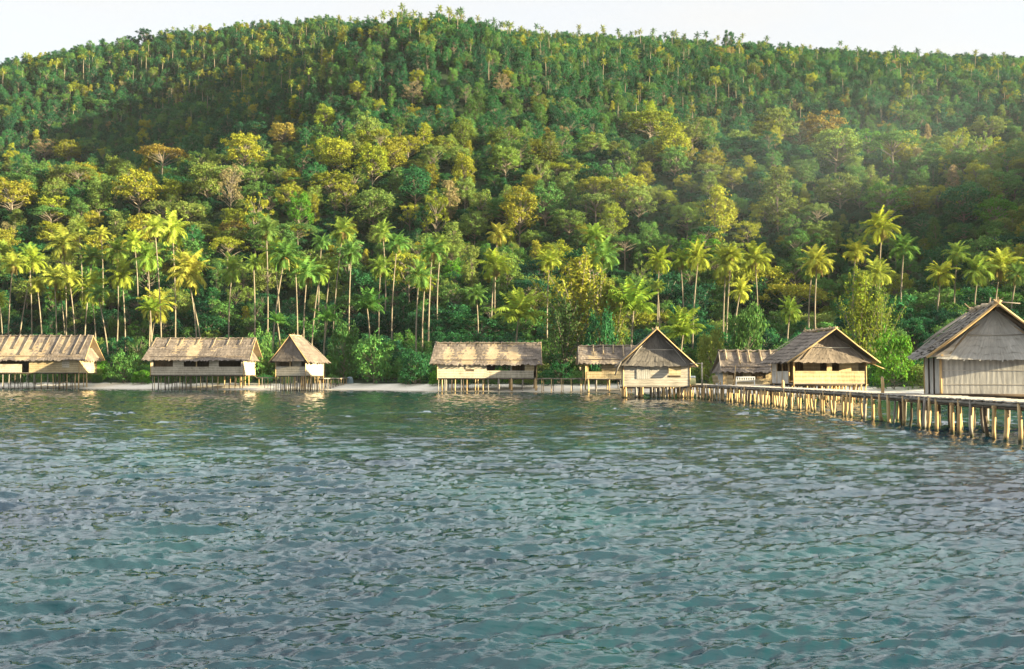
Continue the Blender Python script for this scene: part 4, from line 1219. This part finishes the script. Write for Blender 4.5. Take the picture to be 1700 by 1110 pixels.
while yy < 118:
    gap = 1.2 if yy < 60 else 1.3 if yy < 80 else 1.1
    for side in (0, 1):
        if side == 1 and hr.random() < .35 and yy > 40: continue
        y_ = yy + hr.uniform(-.35, .35); x = pier_x(y_) + (hr.uniform(-.05, .12) if side == 0 else PW - hr.uniform(.0, .3)) - PO.x
        r = hr.uniform(.06, .098) * (1 if side == 0 else .9)
        ln = hr.uniform(-.16, .16); ln2 = hr.uniform(-.16, .16); kx = hr.uniform(-.045, .045)
        zb = -1.0
        mt = 'wood_gold' if hr.random() < (.92 if side == 0 else .75) else 'wood_grey' if hr.random() < .6 else 'wood_dark'
        mb = MB() if npost < 98 else far_mb; y0 = y_ - PO.y; mi_ = 0 if npost < 98 else (0 if mt == 'wood_gold' else 1)
        mb.tube([(x, y0, ZD - .06), (x + ln * .3 + kx, y0 + ln2 * .3, 1.0), (x + ln * .6 + kx * 1.4, y0 + ln2 * .6, .45), (x + ln, y0 + ln2, -.05), (x + ln * 1.3, y0 + ln2 * 1.3, zb)],
                [r * .95, r * hr.uniform(.9, 1.1), r * hr.uniform(.95, 1.15), r * 1.1, r * 1.1], 8, mi_)
        if npost < 98: mb.build('post', M[mt], pier)
        npost += 1
    yy += gap * hr.uniform(.75, 1.25)
if far_mb.v: tag(far_mb.build('far_posts', [M['wood_gold'], M['wood_grey']], pier), kind='stuff')
for yc in (44.5, 40.2, 51, 63):
    mb = MB(); mb.bar((pier_x(yc) - .15 - PO.x, yc - PO.y, ZD - .27), (pier_x(yc) + PW + .15 - PO.x, yc - PO.y, ZD - .27), .12, .12); mb.build('cross_beam', M['wood_gold'], pier)

# landing beside the gabled hut and the hut's own jetty
def jetty(name, label, P0, P1, w, zd, n, mat='wood_grey', r=.055, cat='footbridge', group=None):
    P0, P1 = Vector(P0), Vector(P1)
    root = empty(name, (P0.x, P0.y, 0)); tag(root, label, cat, group)
    d = (P1 - P0); L = d.length; d.normalize(); s = Vector((-d.y, d.x, 0))
    mb = MB(); t = 0
    while t < L:
        bw = hr.uniform(.16, .24); c = d * (t + bw / 2)
        c = c + s * hr.uniform(-.05, .05)
        mb.bar(c - s * w / 2 + Vector((0, 0, zd - .02)), c + s * w / 2 + Vector((0, 0, zd - .02 + hr.uniform(-.01, .01))), bw - .015, .045); t += bw
    mb.build('deck', M[mat], root)
    for k_ in (-1, 1): pole('beam', [s * w * .42 * k_ + Vector((0, 0, zd - .11)), d * L + s * w * .42 * k_ + Vector((0, 0, zd - .11))], .06, root, 'wood_grey')
    for i in range(n):
        for k_ in (-1, 1):
            c = d * (L * (i + .5) / n) + s * w * .42 * k_; post(root, c.x, c.y, zd - .05, -.7, r, hr.choice(['wood_grey', 'wood_gold', 'wood_dark']), .03)
    return root
pD = at(893, 628, 156); pE = at(974, 628, 153.5)
jetty('footbridge', 'thin-legged footbridge between the lone middle house and the open pavilion', (pD.x, pD.y, 0), (pE.x, pE.y, 0), 1.1, zz(627.5, 155), 5)
c1 = at(531, 626, 173); c2 = at(579, 632, 189)
jetty('walkway', 'short sunlit walkway on crowded poles from the small steep hut to the sand', (c1.x, c1.y, 0), (c2.x, c2.y, 0), 1.6, 2.15, 11, 'deck', .06, 'walkway')
b1 = at(428, 626, 182); b2 = at(457, 626, 174)
jetty('walkway', 'thin plank walkway between the pole-banded longhouse and the small steep hut', (b1.x, b1.y, 0), (b2.x, b2.y, 0), .7, zz(626, 178), 3, 'wood_grey', .045, 'walkway')
pl = empty('landing', (24.4, 104, 0)); tag(pl, 'low timber landing beside the pier under the chairs', 'landing')
mb = MB(); y = -5.5
while y < 6.5:
    mb.box(-1.45, 2.6, y, y + .2, ZD - .06, ZD - .01 + hr.uniform(-.008, .008)); y += .22
mb.build('deck', M['deck'], pl)
for xx in (-1.2, .6, 2.4):
    for y in (-5.2, -3, -1, 1.2, 3.4, 5.8): post(pl, xx, y, ZD - .06, -1, .09, hr.choice(['wood_gold', 'wood_grey']))

# things standing on the pier
def on_pier(px, Y): return (at(px, 640, Y).x, Y, ZD + .02)
def lounge(label, px, Y, rz):
    root = empty('lounge_chair', on_pier(px, Y), R(rz)); tag(root, label, 'chair', 'wooden lounge chairs on the pier')
    for nm, mbx in (('seat', [((-.3, -.35, .3), (.3, -.35, .3), (.3, .3, .24), (-.3, .3, .24))]), ('backrest', [((-.3, .28, .26), (.3, .28, .26), (.3, .62, .98), (-.3, .62, .98))])):
        mb = MB()
        for a, b, c, d in mbx:
            for k_ in range(5):
                a2, b2 = Vector(a).lerp(Vector(b), k_ / 5), Vector(a).lerp(Vector(b), (k_ + .82) / 5)
                d2, c2 = Vector(d).lerp(Vector(c), k_ / 5), Vector(d).lerp(Vector(c), (k_ + .82) / 5)
                mb.bar((a2 + b2) / 2, (c2 + d2) / 2, .11, .03)
        mb.build(nm, M['bamboo_gold'], root)
    for x in (-.28, .28):
        for y, z in ((-.32, .3), (.3, .24)): pole('leg', [(x, y, z), (x, y, 0)], .03, root, 'wood_gold')
        mb = MB(); mb.bar((x * 1.15, -.35, .5), (x * 1.15, .42, .47), .09, .03); mb.build('armrest', M['wood_gold'], root)
        pole('arm_post', [(x * 1.15, -.32, 0), (x * 1.15, -.32, .5)], .03, root, 'wood_gold')
lounge('honey-coloured lounge chair standing alone beside the post frame', 1190, 103, 150)
lounge('honey-coloured lounge chair beside the white bench', 1212, 101, 165)
bench = empty('white_bench', on_pier(1237, 99), R(172)); tag(bench, 'white slatted bench on the pier in front of the low shed', 'bench')
mb = MB()
for k_ in range(4): mb.bar((-.9, .05 + k_ * .11, .4), (.9, .05 + k_ * .11, .4), .09, .03)
mb.build('seat', M['white_paint'], bench)
mb = MB(); mb.bar((-.92, .46, .82), (.92, .46, .82), .05, .1); mb.bar((-.9, .44, .52), (.9, .44, .52), .04, .06)
for k_ in range(9): mb.bar((-.88 + k_ * .22, .45, .5), (-.88 + k_ * .22, .46, .8), .1, .025)
mb.build('backrest', M['white_paint'], bench)
for x in (-.88, .88):
    for y in (.06, .44): 
        mb = MB(); mb.bar((x, y, 0), (x, y, .42 if y < .2 else .82), .07, .07); mb.build('leg', M['white_paint'], bench)
    mb = MB(); mb.bar((x, 0, .6), (x, .46, .62), .08, .04); mb.build('armrest', M['white_paint'], bench)
fr = empty('post_frame', on_pier(1165.5, 106)); tag(fr, 'tall grey post with a cross rail standing by the grey gabled hut', 'post')
pole('upright', [(0, 0, -.05), (.01, 0, 1.2), (0, 0, 2.35)], .085, fr, 'bamboo')
pole('cross_rail', [(.12, 0, 2.26), (-1.25, .1, 2.24)], .05, fr, 'bamboo')
lp = empty('leaning_pole', on_pier(1219.5, 101.5)); tag(lp, 'thin pole leaning above the white bench', 'pole')
pole('shaft', [(-.05, 0, 0), (.05, 0, 1.0), (.13, 0, 2.0)], .05, lp, 'wood_gold')
for nm in ('plastic_drum',):
    dr = empty(nm, on_pier(1150.5, 107)); tag(dr, 'pale yellow drum with a white lid against the grey gabled hut', 'drum')
    mb = MB(); mb.tube([(0, 0, 0), (0, 0, .04), (0, 0, .4), (0, 0, .72)], [.27, .3, .31, .27], 16); mb.build('barrel', M['yellow_plastic'], dr)
    mb = MB(); mb.tube([(0, 0, .72), (0, 0, .74), (0, 0, .9), (0, 0, .93)], [.28, .29, .27, .2], 16); mb.build('lid', M['white_paint'], dr)
def mooring(label, px, Y, h, r, right=0):
    root = empty('mooring_post', on_pier(px, Y)); tag(root, label, 'post', 'mooring posts on the pier')
    pole('shaft', [(0, 0, -.1), (.02, 0, h * .5), (-.01, 0, h * .92)], r, root, 'wood_gold', 8)
    pole('cap', [(-.01, 0, h * .92), (-.01, 0, h)], r * .8, root, 'bamboo_gold', 8, .6)
mooring('short stout post on the pier left of the golden veranda hut', 1299.5, 80, .62, .13)
mooring('taller lone post on the pier right of the golden veranda hut', 1465, 56.5, .92, .1)
tp = at(581, 622, 187)
hp = empty('covered_heap', (tp.x, 187, float(ground_z(tp.x, 187)) - .05), 0, .62); tag(hp, 'pale blue-grey covered heap half hidden under the beach shrubs', 'tarpaulin')
mb = MB(); n1, n2 = 14, 8
for i in range(n2):
    for j in range(n1):
        def q(i_, j_):
            a = 2 * math.pi * (j_ % n1) / n1; t = i_ / n2 * math.pi / 2
            k_ = 1 + .1 * math.sin(a * 3 + i_) + .07 * math.sin(a * 7)
            return (1.05 * math.cos(a) * math.cos(t) ** .5 * k_ if i_ < n2 else 0, .9 * math.sin(a) * math.cos(t) ** .5 * k_ if i_ < n2 else 0, 2.1 * math.sin(t))
        mb.face([q(i, j), q(i, j + 1), q(i + 1, j + 1), q(i + 1, j)], 0, None, True)
mb.build('cover', M['tarp'], hp)
# ------------------------------------------------------------------ light, sky, air
SUN_AZ, SUN_EL = 110.0, 10.3           # degrees from the view direction towards the right; height over the horizon
sd = Vector((math.sin(R(SUN_AZ)) * math.cos(R(SUN_EL)), math.cos(R(SUN_AZ)) * math.cos(R(SUN_EL)), math.sin(R(SUN_EL))))
sl = bpy.data.lights.new('sun', 'SUN'); sl.energy = 5.0; sl.angle = R(.6); sl.color = (1.0, .85, .52)
so = bpy.data.objects.new('sun', sl); COL.objects.link(so)
so.rotation_euler = (-sd).to_track_quat('-Z', 'Y').to_euler(); so.location = sd * 400
w = bpy.data.worlds.new('World'); SC.world = w; w.use_nodes = True
nt = w.node_tree; nt.nodes.clear()
sk = nt.nodes.new('ShaderNodeTexSky'); sk.sky_type = 'NISHITA'; sk.sun_disc = False
sk.sun_elevation = R(SUN_EL + 4); sk.sun_rotation = R(SUN_AZ); sk.air_density = 1.0; sk.dust_density = 1.0; sk.ozone_density = 1.0
tc = nt.nodes.new('ShaderNodeTexCoord')
nz = nt.nodes.new('ShaderNodeTexNoise'); nz.inputs['Scale'].default_value = 2.2; nz.inputs['Detail'].default_value = 5
mp = nt.nodes.new('ShaderNodeMapping'); mp.inputs['Scale'].default_value = (1, 1, 3.5)
nt.links.new(tc.outputs['Generated'], mp.inputs[0]); nt.links.new(mp.outputs[0], nz.inputs[0])
rp = nt.nodes.new('ShaderNodeMapRange'); rp.inputs[1].default_value = .3; rp.inputs[2].default_value = .7; rp.inputs[3].default_value = .74; rp.inputs[4].default_value = 1.0
nt.links.new(nz.outputs[0], rp.inputs[0])
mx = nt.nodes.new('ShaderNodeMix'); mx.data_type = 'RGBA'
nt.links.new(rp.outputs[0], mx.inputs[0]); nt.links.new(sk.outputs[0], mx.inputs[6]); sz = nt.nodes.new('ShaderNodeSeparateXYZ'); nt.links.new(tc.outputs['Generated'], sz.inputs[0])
sky_boost = nt.nodes.new('ShaderNodeValToRGB')          # sky brightness by height; bright band above the frame added for water reflections
e_ = sky_boost.color_ramp.elements
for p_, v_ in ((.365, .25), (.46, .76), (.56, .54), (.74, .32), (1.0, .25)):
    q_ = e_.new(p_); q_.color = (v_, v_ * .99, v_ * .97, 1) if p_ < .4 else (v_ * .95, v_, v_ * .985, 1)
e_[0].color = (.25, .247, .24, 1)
nt.links.new(sz.outputs[2], sky_boost.inputs[0])
az = nt.nodes.new('ShaderNodeMapRange'); az.interpolation_type = 'SMOOTHSTEP'; az.inputs[1].default_value = -.5; az.inputs[2].default_value = .6; az.inputs[3].default_value = 5.2; az.inputs[4].default_value = 8.0  # sky level behind the camera raised to light the hut fronts
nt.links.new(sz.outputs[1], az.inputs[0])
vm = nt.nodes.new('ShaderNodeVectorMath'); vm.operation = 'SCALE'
nt.links.new(sky_boost.outputs[0], vm.inputs[0]); nt.links.new(az.outputs[0], vm.inputs['Scale'])
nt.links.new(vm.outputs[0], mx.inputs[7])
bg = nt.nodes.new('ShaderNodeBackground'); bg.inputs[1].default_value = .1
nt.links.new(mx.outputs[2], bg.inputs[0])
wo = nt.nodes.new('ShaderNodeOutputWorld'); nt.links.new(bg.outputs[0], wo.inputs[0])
# evening air: pale even haze round the whole bay
hz = NT('sea_air')
pv = hz.n('ShaderNodeVolumePrincipled'); pv.inputs['Color'].default_value = (.86, .92, 1, 1); pv.inputs['Density'].default_value = .00005; pv.inputs['Anisotropy'].default_value = .2
hz.l(pv.outputs[0], hz.out.inputs['Volume'])
mb = MB(); mb.box(-900, 900, -60, 800, -8, 330)
hb = mb.build('haze', hz.mat); tag(hb, 'thin pale evening haze over the bay and hillside', 'haze', kind='stuff')
# a drift of cooking smoke and mist hanging on the right of the slope
mk = NT('hanging_mist')
tc_ = mk.n('ShaderNodeTexCoord')
ln = mk.n('ShaderNodeVectorMath', operation='LENGTH'); mk.l(tc_.outputs['Object'], ln.inputs[0])
fall = mk.n('ShaderNodeMapRange'); fall.interpolation_type = 'SMOOTHSTEP'
for i_, v_ in ((1, .15), (2, 1.0), (3, 1.0), (4, 0.0)): fall.inputs[i_].default_value = v_
mk.l(ln.outputs['Value'], fall.inputs[0])
nz_ = mk.noise(tc_.outputs['Object'], 1.6, 2, .5)
dn = mk.math('MULTIPLY', mk.math('MULTIPLY', fall.outputs[0], nz_), .0013)
pv = mk.n('ShaderNodeVolumePrincipled'); pv.inputs['Color'].default_value = (.72, .86, 1, 1); mk.l(dn, pv.inputs['Density'])
mk.l(pv.outputs[0], mk.out.inputs['Volume'])
mc = at(1390, 262, 262)
mb = MB(); mb.box(-1, 1, -1, 1, -1, 1)
mo = mb.build('mist', mk.mat, None, mc); mo.scale = (105, 50, 34); mo.rotation_euler = (0, R(-10), 0)
tag(mo, 'soft pale drift of mist hanging over the right side of the forest slope', 'mist', kind='stuff')
mk.mat.cycles.volume_step_rate = 4.0
SC.cycles.volume_bounces = 0
SC.view_settings.view_transform = 'Standard'; SC.view_settings.look = 'None'
SC.view_settings.exposure = 2.22; SC.view_settings.gamma = 1.0
SC.cycles.use_denoising = True
SC.cycles.max_bounces = 6; SC.cycles.diffuse_bounces = 3; SC.cycles.glossy_bounces = 3; SC.cycles.transmission_bounces = 3
SC.cycles.transparent_max_bounces = 4
